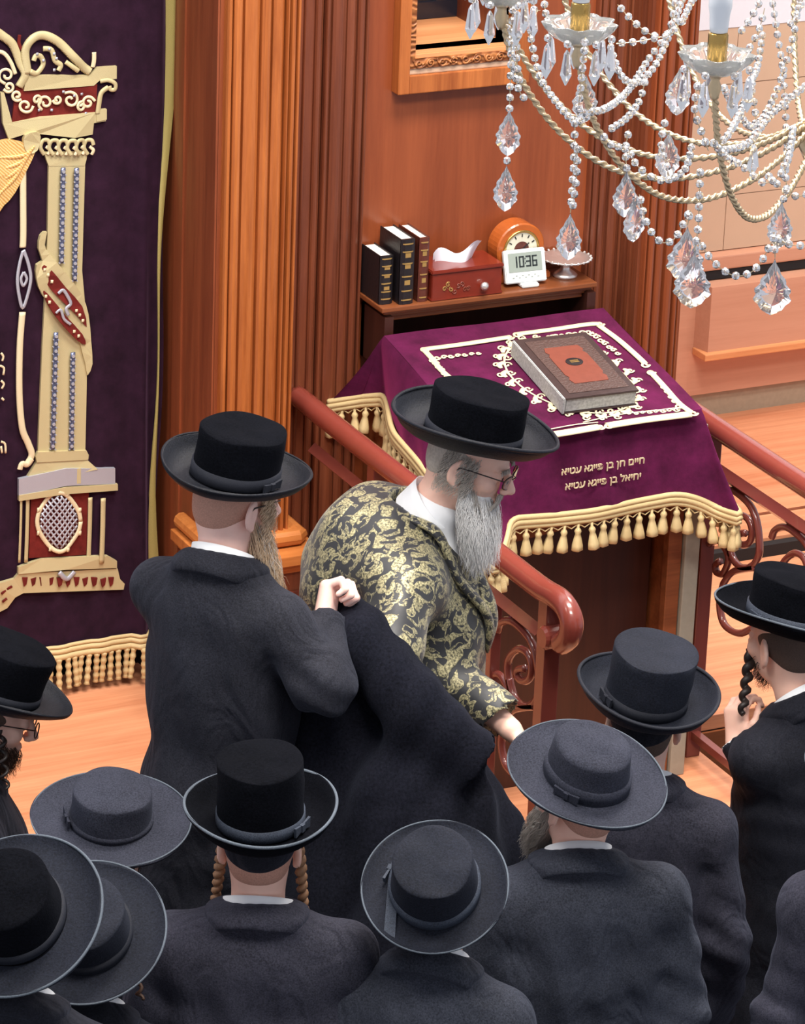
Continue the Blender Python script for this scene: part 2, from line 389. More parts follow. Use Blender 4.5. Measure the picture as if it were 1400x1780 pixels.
def moulding(name, x0, x1, yf, yb, z0, z1, ribs, mt, rib_mt=None):
    """upright board with raised ribs, each rib its own part"""
    o = struct(MB().box((x0, yf, z0), (x1, yb, z1)).build(name, mt))
    for (a, c, h) in ribs:
        xa, xb = x0+(x1-x0)*a, x0+(x1-x0)*c
        prof = []
        for t in np.linspace(0, PI, 7): prof.append(((xa+xb)/2-(xb-xa)/2*math.cos(t), yf+.004-(h+.004)*math.sin(t)**.6, z0))
        r = MB().prism(prof, (0, 0, z1-z0)).build('rib', rib_mt or mt, o, smooth=False)
    return o
PX0, PX1, PY = -.307, -.086, -.16
pil = moulding('trim_1', PX0, PX1, PY+.02, .30, .66, 3.4, [(0, .075, .020), (.08, .21, .026), (.225, .45, .02), (.46, .60, .024), (.61, .78, .02), (.79, .83, .028), (.845, .935, .024), (.945, 1.0, .02)], 'wood_pil')
# left side of the pilaster, facing the curtain
struct(MB().box((PX0-.012, PY+.03, 0), (PX0, .30, 3.4)).build('trim_2', 'wood_jamb'))
for (ya, yb_) in ((PY+.03, PY+.06), (.10, .16)):
    MB().box((PX0-.018, ya, .0), (PX0-.011, yb_, 3.4)).build('bead', 'wood_jamb', bpy.data.objects['trim_2'])
# pedestal under the pilaster
ped = struct(MB().box((-.345, -.235, 0), (-.055, .05, .60)).build('trim_3', 'wood_dark', bevel=.004))
MB().box((-.315, -.243, .10), (-.085, -.234, .54)).build('carved_panel', 'carved', ped, bevel=.003)
capb = MB(); 
for (e, z0, z1) in ((.0, .60, .615), (.012, .615, .63), (.024, .63, .662)): capb.box((-.345-e, -.245-e, z0), (-.045+e, .05, z1))
capb.build('cap', 'wood_ped', ped, bevel=.003)
tor = MB(); path = [(-.335, .05, .685), (-.335, -.185, .685), (-.325, -.19, .685), (-.07, -.19, .685), (-.06, -.18, .685), (-.06, .05, .685)]
tor.tube(path, .024, 10); tor.box((-.33, -.185, .662), (-.065, .05, .70)); tor.build('base_torus', 'wood_ped', ped, smooth=False)
# stile between the pilaster and the panel, and its mirror image on the right
sR = [(0, .10, .012), (.13, .45, .016), (.48, .70, .012), (.72, .90, .016), (.92, 1, .012)]
moulding('trim_4', .052, .187, -.012, .0, 0, 3.2, sR, 'wood_dark')
moulding('trim_5', -.085, .05, -.004, .01, 0, 3.2, [(.30, .36, .008), (.55, .62, .010), (.80, .97, .012)], 'wood_dark')
moulding('trim_6', .922, 1.043, -.012, .0, 0, 3.2, [(1-c, 1-a, h) for a, c, h in sR], 'wood_dark')
moulding('trim_7', 1.044, 1.175, PY+.015, .30, 0, 3.4, [(0, .06, .016), (.09, .26, .022), (.30, .52, .016), (.55, .78, .022), (.82, .93, .018), (.95, 1, .014)], 'wood_panel')
rs = bpy.data.objects['trim_7']
for (ya, yb_) in ((-.135, -.11), (-.09, -.075), (-.055, -.03)):
    MB().box((1.034, ya, 0), (1.045, yb_, 3.4)).build('bead', 'wood_dark', rs)
MB().box((1.175, -.14, 0), (1.19, .30, 3.4)).build('return', 'wood_panel', rs)

# window in the panel
win = struct(empty('window_1', (.48, 0, 2.0)))
fr = MB(); e = .066
fr.box((WX0-e, -.045, WZ0-.115), (WX0-.030, .0, WZ1+e)); fr.box((WX1+.030, -.045, WZ0-.115), (WX1+e, .0, WZ1+e)); fr.box((WX0-.030, -.045, WZ0-.115), (WX1+.030, 0, WZ0-.062)); fr.box((WX0-.03, -.045, WZ1+.03), (WX1+.03, 0, WZ1+e))
fr.build('window_frame', 'wood_pil', win, bevel=.003)
MB().box((WX0-.030, -.035, WZ0-.062), (WX1+.030, -.001, WZ0-.044)).build('window_bead', 'tile', win, bevel=.004)
mo = MB(); mo.box((WX0-.030, -.038, WZ0-.044), (WX1+.03, .0, WZ0-.014)); mo.box((WX0-.030, -.038, WZ0-.014), (WX0-.012, 0, WZ1+.03)); mo.box((WX1+.012, -.038, WZ0-.014), (WX1+.03, 0, WZ1+.03))
mo.build('carved_moulding', 'carved_frame', win)
# raised scrolls of the lower moulding
def spiral(c, r0, turns, a0, ux, uz, n=26, grow=1.0, sgn=1):
    P = []
    for i in range(n):
        t = i/(n-1); a = a0+sgn*t*turns*2*PI; r = r0*(1-t*.85)*grow
        P.append(np.asarray(c)+r*math.cos(a)*np.asarray(ux)+r*math.sin(a)*np.asarray(uz))
    return np.array(P)
X_, Z_ = np.array([1., 0, 0]), np.array([0, 0, 1.])
for i in range(9):
    sb = MB(); c = (WX0+.0+i*.037, -.040, WZ0-.029); sg = 1 if i % 2 else -1
    sb.tube(spiral(c, .013, 1.4, PI if sg > 0 else 0, X_, Z_*sg, 20), .0032, 6)
    sb.tube(catmull([np.array(c)+(-.018, 0, -.010*sg), np.array(c)+(-.004, 0, .011*sg), np.array(c)+(.018, 0, .008*sg)], 5), .003, 6)
    sb.build('carved_scroll', 'carved_frame', win, smooth=True)
MB().box((WX0-.012, -.034, WZ0-.014), (WX1+.012, 0, WZ0-.004)).build('window_bead', 'wood_sill', win)
b = MB(); b.box((WX0-.02, -.03, WZ0-.006), (WX1+.02, .36, WZ0)); b.build('window_sill', 'wood_sill', win)
b = MB(); b.box((WX1, .0, WZ0), (WX1+.03, .36, WZ1)); b.build('window_reveal', 'wood_dark', win)
b = MB(); b.box((WX0-.03, .0, WZ0), (WX0, .36, WZ1)); b.build('window_reveal', 'wood_dark', win)
MB().box((WX0-.03, .30, WZ0), (WX1+.03, .33, WZ0+.055)).build('window_rail', 'dark_glass', win, bevel=.004)
MB().box((WX1-.07, .30, WZ0+.05), (WX1+.03, .33, WZ1)).build('window_stile', 'dark_glass', win, bevel=.004)
MB().box((WX0-.03, .335, WZ0), (WX1+.03, .345, WZ1)).build('pane', 'reflect_glass', win)

# far passage wall at the right: grey tile plinth, wood dado with a raised panel, tan tiles, white plaster
FY = 1.85
wr = struct(MB().box((1.0, FY+.012, 0), (4.3, FY+.06, 6.4)).build('wall_right', 'grout'))
zt = onY(1330, 660, FY)[2]; zb = 0
for x0 in np.arange(1.2, 4.2, .60):
    MB().box((x0+.002, FY-.004, .0), (x0+.598, FY+.014, .098)).build('base_tile', 'tile2', wr)
dado0, dado1 = .10, onY(1330, 447, FY)[2]
MB().box((1.0, FY-.03, dado0), (4.3, FY+.012, dado1)).build('dado_board', 'wood_hall', wr)
MB().box((1.0, FY-.055, dado1-.008), (4.3, FY+.012, dado1+.045)).build('dado_cap', 'wood_hall', wr, bevel=.006)
p0, p1 = onY(1205, 613, FY-.03), onY(1222, 470, FY-.03)
px0 = p0[0]
MB().hexa([(px0, FY-.03, p0[2]), (4.2, FY-.03, p0[2]), (4.2, FY-.03, dado1-.045), (px0, FY-.03, dado1-.045),
           (px0+.02, FY-.10, p0[2]+.02), (4.2, FY-.10, p0[2]+.02), (4.2, FY-.10, dado1-.055), (px0+.02, FY-.10, dado1-.055)]).build('raised_panel', 'wood_hall', wr)
MB().box((px0-.004, FY-.125, p0[2]-.004), (4.2, FY-.03, p0[2]+.022)).build('panel_lip', 'wood_sill', wr, bevel=.004)
MB().box((px0-.0, FY-.05, dado1-.042), (4.2, FY-.03, dado1-.010)).build('panel_shadow_gap', 'black', wr)
tz = dado1+.047; ztop = onY(1300, 45, FY)[2]
nrow = 4; hh = (ztop-tz)/nrow
for r_ in range(nrow):
    for x0 in np.arange(1.2, 4.2, .45):
        MB().box((x0+.0015, FY-.002, tz+r_*hh+.0015), (x0+.4485, FY+.013, tz+(r_+1)*hh-.0015)).build('wall_tile', 'tile', wr)
MB().box((1.0, FY-.004, ztop), (4.3, FY+.0125, 6.4)).build('plaster_upper', 'plaster', wr)

# ================================================================ ark curtain
CY = .17
ark = empty('ark_curtain', (-.75, CY, .15))
tag(ark, 'dark aubergine velvet ark curtain embroidered with a gold twisted column', 'curtain')
def sstep(a, b_, x): t = np.clip((x-a)/(b_-a), 0, 1); return t*t*(3-2*t)
def curtainY(x, z):
    a = .0035+.014*sstep(-.47, -.41, x)
    return CY+a*np.sin(52*x+.7*np.sin(2.1*z)+.9)+.5*a*np.sin(97*x+1.3*z)+.004*np.sin(3.0*z+6*x)
def cedge(z): return -.335-.03*np.clip((1.9-z)/1.8, 0, 1)+.006*np.sin(7*z)
ztop_c, zbot_c = 3.3, .255
Zs = np.linspace(zbot_c, ztop_c, 60); Us = np.linspace(0, 1, 110)
G = np.array([[(-1.6+u*(cedge(z)+1.6), float(curtainY(-1.6+u*(cedge(z)+1.6), z)), z) for u in Us] for z in Zs])
cb = MB(); cb.grid(G); cb.grid(G+np.array([0, .012, 0])); cb.build('velvet', 'velvet_curtain', ark, smooth=True)
# gold galloon down the edge
e0 = np.array([[(cedge(z)-.020+.016*j*(.55+.45*math.sin(2.7*z+1.5)), float(curtainY(cedge(z)-.01, z))-.006-.004*math.sin(PI*j/3), z) for j in range(4)] for z in Zs])
gb = MB(); gb.grid(e0); gb.grid(e0+np.array([0, .004, 0])); gb.build('edge_galloon', 'ribbon_edge', ark, smooth=True)
# embroidery
def cpt(px, py, off=.006):
    p = onY(px, py, CY); off += .003; p[1] = float(curtainY(p[0], p[2]))-off; return p
def cpoly(name, pts, mt, off=.007, th=.012, smooth_n=0):
    if smooth_n: pts = catmull(np.array(pts, float), smooth_n, True)
    P = [cpt(x, y, off) for x, y in pts]; bm = bmesh.new()
    vs = [bm.verts.new(p) for p in P]; es = [bm.edges.new((vs[i], vs[(i+1) % len(vs)])) for i in range(len(vs))]
    bmesh.ops.triangle_fill(bm, edges=es, use_beauty=True)
    r = bmesh.ops.extrude_face_region(bm, geom=list(bm.faces))
    bmesh.ops.translate(bm, verts=[g for g in r['geom'] if isinstance(g, bmesh.types.BMVert)], vec=(0, th, 0))
    bmesh.ops.recalc_face_normals(bm, faces=bm.faces)
    me = bpy.data.meshes.new(name); bm.to_mesh(me); bm.free(); return link(name, me, mt, ark)
def cstroke(name, pts, w, mt, off=.006, n=6, parent=None, taper=False):
    pts = catmull(np.array(pts, float), n); P = np.array([cpt(x, y, off) for x, y in pts])
    rr = np.full(len(P), w/2/600.0)
    if taper: rr = rr*(.35+.65*np.sin(np.linspace(.15, PI-.15, len(P))))
    return MB().tube(P, rr, 8, flat=.45, up=(0, 1, 0)).build(name, mt, parent or ark, smooth=True)
def flat_up(P): return P
# entablature
cpoly('cornice', [(44, 130), (155, 130), (168, 116), (200, 113), (200, 135), (172, 138), (162, 148), (40, 157)], 'gold')
cpoly('frieze', [(28, 150), (168, 146), (166, 200), (20, 216)], 'burgundy', .004)
cpoly('architrave', [(20, 212), (67, 202), (165, 194), (182, 189), (182, 209), (162, 213), (160, 233), (128, 238), (67, 232), (60, 226), (14, 241), (4, 214), (0, 160), (6, 160)], 'gold', .008)
for k, (cx, cy, r, s_) in enumerate([(42, 182, 13, 1), (62, 172, 9, -1), (78, 178, 14, 1), (98, 172, 8, -1), (120, 172, 15, 1), (140, 184, 9, -1), (152, 178, 12, -1), (28, 165, 10, 1), (10, 130, 15, 1), (14, 150, 10, -1)]):
    P = [(cx+r*(1-t*.8)*math.cos(s_*t*8+k), cy+r*(1-t*.8)*math.sin(s_*t*8+k)) for t in np.linspace(0, 1, 12)]
    cstroke('frieze_scroll', P, 5, 'cream', .009, 3)
for (x, y) in ((108, 158), (126, 164), (140, 162), (88, 190), (66, 190), (148, 196)): cstroke('pearl', [(x-2, y), (x+2, y)], 4.5, 'silver_thread', .011, 2)
cstroke('volute', [(172, 140), (186, 138), (197, 143), (197, 153), (190, 154), (188, 148)], 7, 'gold', .008)
cstroke('volute', [(186, 150), (174, 160), (170, 180), (168, 196)], 9, 'gold', .008)
cpoly('side_tab', [(166, 190), (183, 188), (183, 206), (166, 210)], 'gold', .010)
# pediment leaf scrolls
cstroke('pediment_leaf', [(46, 126), (42, 88), (54, 66), (76, 61), (100, 72), (124, 96), (144, 116), (156, 124)], 15, 'gold', .007)
cstroke('pediment_leaf', [(50, 122), (62, 126), (74, 112), (70, 98), (60, 96), (56, 104)], 9, 'gold', .008)
cstroke('pediment_leaf', [(74, 84), (88, 86), (94, 104), (104, 112), (100, 122)], 9, 'gold', .008)
cstroke('pediment_leaf', [(112, 106), (126, 116), (134, 122)], 8, 'gold', .008)
for (x, y) in ((84, 84), (92, 92), (96, 100), (92, 120), (62, 92), (74, 104)): cstroke('pearl', [(x-2, y), (x+2, y)], 5, 'silver_thread', .012, 2)
cstroke('pediment_band', [(-14, 50), (4, 62), (22, 78), (34, 108), (42, 128), (32, 150)], 15, 'gold', .007)
cstroke('pediment_band', [(-10, 88), (6, 92), (18, 108), (26, 128)], 7, 'cream', .007)
cstroke('spike', [(162, 90), (162, 104), (160, 116)], 8, 'cream', .007); cstroke('spike', [(33, 60), (32, 74), (36, 86)], 6, 'burgundy', .007)
# capital
for i, x in enumerate(np.linspace(76, 152, 6)):
    cstroke('capital_leaf', [(x, 268), (x-7, 256), (x-3, 244), (x+6, 243), (x+9, 251)], 7, 'gold', .010); cstroke('capital_leaf', [(x+6, 268), (x+9, 260), (x+3, 254)], 6, 'cream', .009)
cpoly('necking', [(76, 264), (152, 262), (150, 277), (147, 288), (84, 288), (80, 277)], 'gold', .008)
# shaft with sequin strips
cpoly('shaft', [(84, 284), (148, 284), (145, 380), (142, 470), (150, 560), (150, 640), (148, 720), (146, 792), (63, 792), (67, 700), (72, 600), (78, 500), (82, 400)], 'gold', .007)
for (xa, ya, xb, yb_) in ((108, 290, 104, 455), (131, 290, 127, 486), (94, 575, 88, 778), (124, 610, 121, 778)):
    cstroke('sequin_strip', [(xa, ya), ((xa+xb)/2, (ya+yb_)/2), (xb, yb_)], 9, 'beads_blue', .009, 6)
    n = int((yb_-ya)/12); pb = MB()
    for i in range(n):
        t = (i+.5)/n; x, y = xa+(xb-xa)*t, ya+(yb_-ya)*t
        c0 = cpt(x, y, .0145); pb.tube([c0+(0, .006, 0), c0], .0052, 6); c1 = cpt(x-4, y+6, .013); pb.tube([c1+(0, .006, 0), c1], .0022, 5); c1 = cpt(x+4, y+6, .013); pb.tube([c1+(0, .006, 0), c1], .0022, 5)
    s_ = pb.build('sequins', 'silver_thread', ark); s_['kind'] = 'stuff'
# twisting band
cpoly('twist_band', [(80, 402), (68, 408), (64, 430), (72, 452), (60, 458), (60, 482), (72, 512), (110, 556), (146, 598), (152, 630), (158, 630), (156, 590), (152, 545), (140, 510), (110, 470), (84, 440), (76, 424)], 'gold', .012, .012, 2)
cpoly('twist_band_field', [(70, 462), (82, 462), (110, 496), (140, 530), (148, 566), (130, 545), (96, 512), (78, 490)], 'burgundy', .016, .010, 2)
cpoly('twist_band_field', [(72, 505), (80, 508), (110, 545), (140, 578), (146, 596), (130, 588), (100, 556), (82, 530)], 'burgundy', .016, .010, 2)
cstroke('twist_scroll', [(96, 506), (104, 500), (112, 510), (118, 524), (110, 532), (114, 544)], 6, 'silver_thread', .019)
cstroke('twist_scroll', [(92, 540), (100, 534), (106, 550), (118, 560)], 5, 'silver_thread', .019)
for (x, y) in ((74, 466), (80, 475), (86, 486), (128, 536), (134, 544), (140, 554), (76, 512), (82, 522), (124, 572), (132, 580)): cstroke('pearl', [(x-2, y), (x+2, y)], 6, 'cream', .019, 2)
cpoly('twist_tail', [(136, 590), (152, 606), (158, 630), (150, 650), (146, 630)], 'gold', .012, .01, 2)
# base and pedestal
cpoly('base_ring', [(62, 782), (147, 780), (151, 788), (150, 796), (60, 800), (58, 790)], 'gold', .013)
cpoly('base_slope', [(62, 798), (148, 796), (166, 812), (110, 824), (44, 826)], 'gold', .010)
cpoly('base_slab', [(28, 828), (110, 810), (197, 811), (197, 838), (110, 840), (28, 858)], 'silver_thread', .013)
cpoly('base_slab_centre', [(72, 816), (136, 810), (136, 836), (72, 842)], 'gold', .016)
cpoly('base_lip', [(28, 856), (110, 842), (201, 838), (201, 849), (110, 854), (28, 866)], 'gold', .015)
cpoly('pedestal_field', [(52, 852), (153, 848), (149, 962), (48, 968)], 'burgundy', .006)
for (a, b_) in ((33, 4), (45, 6), (154, 7), (175, 8)): cstroke('pedestal_post', [(a, 862), (a-1, 915), (a-3, 974)], b_*1.2, 'gold', .009)
P = [(99+36*math.cos(t)*(1+.05*math.cos(4*t)), 903+49*math.sin(t)*(1+.05*math.cos(4*t))) for t in np.linspace(0, 2*PI, 25)]
cstroke('medallion_frame', P, 8, 'cream', .011, 2)
for k in range(8):
    t = 2*PI*(k+.5)/8; cstroke('medallion_knob', [(99+39*math.cos(t)-2, 903+52*math.sin(t)), (99+39*math.cos(t)+2, 903+52*math.sin(t))], 9, 'cream', .012, 2)
for d_ in (1, -1):
    for k in range(-4, 5):
        pts = []
        for t in np.linspace(-60, 60, 41):
            x, y = 99+.62*t+d_*0, 903+d_*t*.8+k*12
            if ((x-99)/33)**2+((y-903)/46)**2 < 1: pts.append((x, y))
        if len(pts) > 3: cstroke('lattice_thread', [pts[0], pts[-1]], 3.4, 'silver_thread', .011, 4)
cpoly('pedestal_sill', [(28, 982), (70, 968), (183, 962), (200, 972), (200, 984), (110, 986), (28, 994)], 'gold', .012)
cpoly('skirt', [(29, 994), (202, 986), (206, 1004), (214, 1012), (212, 1022), (38, 1028), (24, 1036), (12, 1056), (-10, 1066), (-10, 1014), (22, 1004)], 'gold', .008)
for i, x in enumerate(np.linspace(40, 190, 11)): cpoly('skirt_cutwork', [(x-5, 1000+3*(i % 2)), (x+5, 1000), (x+3, 1012), (x-2, 1016)], 'burgundy', .012, .006)
cstroke('skirt_silver', [(98, 990), (112, 1002), (126, 990)], 9, 'silver_thread', .013)
for i, (x, y) in enumerate([(4, 1030), (14, 1022), (6, 1044)]): cstroke('skirt_cutwork', [(x-4, y), (x+4, y-6)], 5, 'burgundy', .013, 2)
# left hanging ribbon with silver link, and satin swag
cstroke('ribbon_strap', [(38, 284), (38, 340), (38, 400), (37, 428)], 12, 'cream', .007)
cstroke('ribbon_strap', [(36, 540), (31, 600), (30, 680), (35, 740), (46, 768), (52, 788), (42, 806)], 12, 'cream', .007)
cstroke('ribbon_curl', [(30, 812), (34, 802), (44, 804), (52, 794)], 10, 'cream', .010)
cstroke('silver_link', [(38, 432), (46, 456), (50, 482), (44, 512), (36, 532), (30, 512), (27, 484), (31, 456), (37, 434)], 6, 'silver_thread', .009)
cstroke('silver_link', [(38, 470), (43, 482), (37, 494), (33, 482), (38, 470)], 5, 'silver_thread', .010)
cpoly('satin_swag', [(-12, 246), (45, 248), (62, 232), (66, 242), (58, 262), (44, 292), (24, 332), (4, 356), (-12, 364)], 'gold_satin', .012, .016, 2)
for k in range(4): cstroke('swag_fold', [(56-3*k, 250+4*k), (36-4*k, 268+12*k), (-8, 272+22*k)], 7, 'gold_satin', .016, taper=True)
cpoly('swag_knot', [(40, 232), (60, 226), (68, 236), (62, 258), (46, 264), (38, 250)], 'gold', .016, .014, 2)
# letter strokes at the edge of the frame
for pts in ([(0, 612), (4, 618), (2, 626)], [(-2, 634), (5, 638), (4, 650)], [(0, 660), (5, 666), (1, 674)], [(1, 690), (5, 694)], [(0, 766), (7, 770), (8, 786)], [(0, 774), (2, 786)]):
    cstroke('letter', pts, 4, 'cream', .007, 3)
# fringe
fb = MB(); P = np.array([(x, float(curtainY(x, .26))-.010, .262+.004*math.sin(9*x)) for x in np.linspace(-1.6, cedge(.26)-.002, 60)])
for dz, r_ in ((.012, .009), (-.006, .011), (.026, .006)): fb.tube(P+np.array([0, 0, dz]), r_, 8)
fb.build('fringe_band', 'gold_fringe', ark, smooth=True)
bul = MB(); pf = []
for z in np.linspace(0, .100, 17): pf.append((.0085*(1+.22*math.sin(z*260))*(1 if z > .003 else .5), -z))
bul.lathe(pf, 8); bme = bul.mesh('bullion'); bme.materials.append(M['gold_fringe']); bme.shade_smooth()
for i, x in enumerate(np.arange(-1.0, cedge(.26)-.004, .0235)):
    o = link_local('bullion', bme, None, ark, (x+.75+random.uniform(-.003, .003), float(curtainY(x, .26))-.012-CY, .256-.15), (random.uniform(-.05, .05), random.uniform(-.12, .12), random.uniform(0, 3)))
# ================================================================ lectern
lec = empty('lectern', (.48, -.6, 0)); tag(lec, 'tall wooden prayer lectern with a back shelf beside the panelled wall', 'lectern')
LX0, LX1, LYB, LYF = .215, .885, -.02, -.745
for xs in (LX0, LX1-.03): MB().box((xs, LYF+.03, .0), (xs+.03, LYB, 1.10)).build('side_panel', 'wood_lect', lec)
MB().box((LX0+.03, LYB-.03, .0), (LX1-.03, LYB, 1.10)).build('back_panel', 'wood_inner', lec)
MB().box((LX0, LYF, .0), (LX0+.045, LYF+.03, 1.08)).build('stile', 'wood_lect', lec, bevel=.003)
MB().box((LX1-.045, LYF, .0), (LX1, LYF+.03, 1.08)).build('stile', 'wood_lect', lec, bevel=.003)
arch = [(LX0+.045, LYF, 1.08), (LX1-.045, LYF, 1.08), (LX1-.045, LYF, .855)] + [(LX1-.045-(LX1-LX0-.09)*t, LYF, .855-.040*t**1.5) for t in np.linspace(.1, 1, 10)]
MB().prism(arch, (0, .025, 0)).build('apron', 'wood_lect', lec)
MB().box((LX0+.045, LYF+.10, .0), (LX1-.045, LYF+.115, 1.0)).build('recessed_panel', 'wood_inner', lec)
MB().box((LX1+.004, LYF-.012, .0), (LX1+.052, LYF+.03, 1.1)).build('pale_side_post', 'pale_post', lec, bevel=.003)
MB().box((LX0-.045, LYF+.30, .0), (LX0-.002, LYF+.34, 1.1)).build('pale_side_post', 'pale_post', lec, bevel=.003)
TB, TF = 1.262, 1.154                                   # top heights at back and front edge
MB().hexa([(.194, -.770, TF-.03), (.90, -.770, TF-.03), (.90, -.182, TB-.03), (.194, -.182, TB-.03), (.194, -.770, TF-.006), (.90, -.770, TF-.006), (.90, -.182, TB-.006), (.194, -.182, TB-.006)]).build('desk_top', 'wood_lect', lec)
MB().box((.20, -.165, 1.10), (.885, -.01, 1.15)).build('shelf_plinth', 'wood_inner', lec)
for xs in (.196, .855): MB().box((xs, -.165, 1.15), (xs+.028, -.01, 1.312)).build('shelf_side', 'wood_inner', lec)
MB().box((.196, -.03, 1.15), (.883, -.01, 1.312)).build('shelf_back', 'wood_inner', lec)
sh = MB()
for (e_, z0, z1) in ((-.020, 1.292, 1.310), (-.012, 1.306, 1.322), (.0, 1.318, 1.333), (.012, 1.329, 1.343)): sh.box((.196-e_, -.158-e_, z0), (.872+e_, -.008, z1))
sh.build('shelf', 'wood_lect', lec, bevel=.0025)
SZ = 1.3435

# ---------------------------------------------------------------- velvet cover
cov = empty('lectern_cover', (.48, -.6, 1.0)); tag(cov, 'plum velvet lectern cover with gold embroidery and a tasselled gold fringe', 'cloth')
BL, BR, FL, FR = (np.array(p) for p in ((.189, -.178, TB), (.904, -.178, TB), (.189, -.773, TF), (.904, -.773, TF)))
FYC = -.805
hem = [(0.0, onY(577, 700, -.035)), (.10, onY(640, 690, -.11)), (.16, onY(680, 688, -.175)), (.20, onX(690, 748, .158)), (.27, onX(735, 800, .152)), (.36, onX(800, 892, .15)), (.44, onX(866, 985, .16)),
       (.47, onY(884, 930, -.845)), (.50, onY(890, 897, FYC)), (.56, onY(960, 892, FYC)), (.62, onY(1030, 884, FYC-.015)), (.68, onY(1100, 868, FYC)), (.74, onY(1168, 856, FYC-.01)), (.77, onY(1205, 864, FYC-.02)), (.80, onY(1240, 882, FYC-.04)), (.84, onX(1288, 897, .95)),
       (.90, np.array([.955, -.63, .94])), (1.0, np.array([.945, -.18, 1.04]))]
bnd = [(0.0, BL), (.16, BL+(0, .0, 0)), (.20, BL+(FL-BL)*.08), (.46, FL), (.50, FL+(FR-FL)*.03), (.80, FR-(FR-FL)*.02), (.84, FR), (1.0, BR)]
def lerp_path(pp, s_):
    ks = np.array([k for k, _ in pp]); Q = np.array([v for _, v in pp]); return np.stack([np.interp(s_, ks, Q[:, i]) for i in range(3)], -1)
def smooth_path(pp, s_):
    return sum(lerp_path(pp, np.clip(s_+d_, 0, 1)) for d_ in (-.012, -.006, 0, .006, .012))/5
Sv = np.linspace(0, 1, 130); H_ = smooth_path(hem, Sv); B_ = smooth_path(bnd, Sv)
rows = []; nt = 16
ctr = (BL+BR+FL+FR)/4
out = H_-ctr; out[:, 2] = 0; out /= np.linalg.norm(out, axis=1)[:, None]
for i in range(nt+1):
    t = i/nt
    hz = t**1.25                                # falls straight before drifting out
    p = B_+(H_-B_)*np.array([hz, hz, t])[None, :]
    edge = .010*np.sqrt(max(0, 1-(1-min(1, t*4))**2))
    fold = .012*t*np.sin(Sv*70)*(np.sin(Sv*23)+.4)
    p = p+out*(edge+fold)[:, None] if i else B_+np.array([0, 0, .002])
    rows.append(p)
cm = MB(); cm.grid(np.array(rows)); 
# the flat top
nu, nv = 24, 20; T_ = np.zeros((nv+1, nu+1, 3))
for a in range(nv+1):
    for c_ in range(nu+1):
        u, v = c_/nu, a/nv; T_[a, c_] = (BL*(1-u)+BR*u)*(1-v)+(FL*(1-u)+FR*u)*v+np.array([0, 0, .002+.0015*math.sin(9*u+7*v)])
cm.grid(T_)
co_ = cm.build('velvet', 'velvet_cloth', cov, smooth=True)
NTOP = np.array([0, -(TB-TF)/.595, 1.0]); NTOP /= np.linalg.norm(NTOP)
PTOP = np.array([.48, -.178, TB+.003])
def tp(px, py, off=.003): return onP(px, py, PTOP+NTOP*off, NTOP)
def tstroke(name, pts, w, mt='cream', off=.002, n=6, taper=False):
    P = np.array([tp(x, y, off) for x, y in catmull(np.array(pts, float), n)]); rr = np.full(len(P), w/2/600.0)
    if taper: rr = rr*(.4+.6*np.sin(np.linspace(.2, PI-.2, len(P))))
    return MB().tube(P, rr, 8, flat=.3, up=tuple(NTOP)).build(name, mt, cov, smooth=True)
def tcurl(cx, cy, r, s_, w=4): tstroke('vine_curl', [(cx+r*(1-t*.8)*math.cos(s_*t*7), cy+.6*r*(1-t*.8)*math.sin(s_*t*7)) for t in np.linspace(0, 1, 10)], w, n=3)
tstroke('border_bar', [(738, 607), (800, 599), (860, 590), (886, 586)], 13); tstroke('border_bar', [(898, 581), (960, 573), (1020, 564), (1042, 563)], 13)
tstroke('border_bar', [(1042, 566), (1075, 590), (1105, 616), (1122, 632)], 13); tstroke('border_bar', [(1131, 646), (1155, 672), (1180, 700), (1204, 718)], 13)
tstroke('border_bar', [(945, 758), (990, 751), (1042, 742)], 19); tstroke('border_bar', [(1056, 740), (1120, 730), (1200, 720)], 19)
tstroke('border_bar', [(736, 607), (752, 624), (766, 642), (782, 656)], 12); tstroke('border_bar', [(786, 662), (840, 712), (880, 748)], 12)
for c_ in ((886, 586), (899, 581), (1122, 634), (1132, 647), (1044, 742), (1058, 740), (738, 607), (1043, 563), (1206, 718)): tcurl(c_[0], c_[1], 8, 1, 5)
for k in range(7):
    t = k/6; tcurl(760+t*72, 622-8*t, 6-2*t, (-1)**k, 4); tcurl(752+t*30, 626+34*t, 7-2*t, (-1)**k, 4)
    tcurl(1024-70*t, 577+8*t, 7-3*t, (-1)**k, 4); tcurl(1030+44*t, 580+34*t, 7-2*t, (-1)**k, 4)
    tcurl(1180-40*t, 706-50*t, 7-3*t, (-1)**k, 4); tcurl(1176-70*t, 712+6*t, 6-2*t, (-1)**k, 3.5)
tstroke('border_line', [(1014, 734), (1080, 720), (1150, 712), (1182, 708)], 3); tstroke('border_line', [(946, 748), (1000, 738), (1040, 734)], 3)
# wreath round the middle
for k in range(26):
    a = 2*PI*k/26; cx, cy = 990+118*math.cos(a)+14*math.sin(a), 656+62*math.sin(a)+22*math.cos(a)
    tstroke('wreath_leaf', [(cx-9*math.sin(a+.6), cy+6*math.cos(a+.6)), (cx+4*math.cos(a), cy+3*math.sin(a)), (cx+9*math.sin(a), cy-6*math.cos(a))], 11, taper=True, n=4)
    tcurl(cx-10*math.cos(a), cy-7*math.sin(a), 8, (-1)**k, 3.6); tcurl(cx+9*math.cos(a), cy+6*math.sin(a), 7, (-1)**k, 3.6)
P = [(990+112*math.cos(a)+14*math.sin(a), 656+58*math.sin(a)+22*math.cos(a)) for a in np.linspace(0, 2*PI, 30)]
tstroke('wreath_ring', P, 4, n=3)
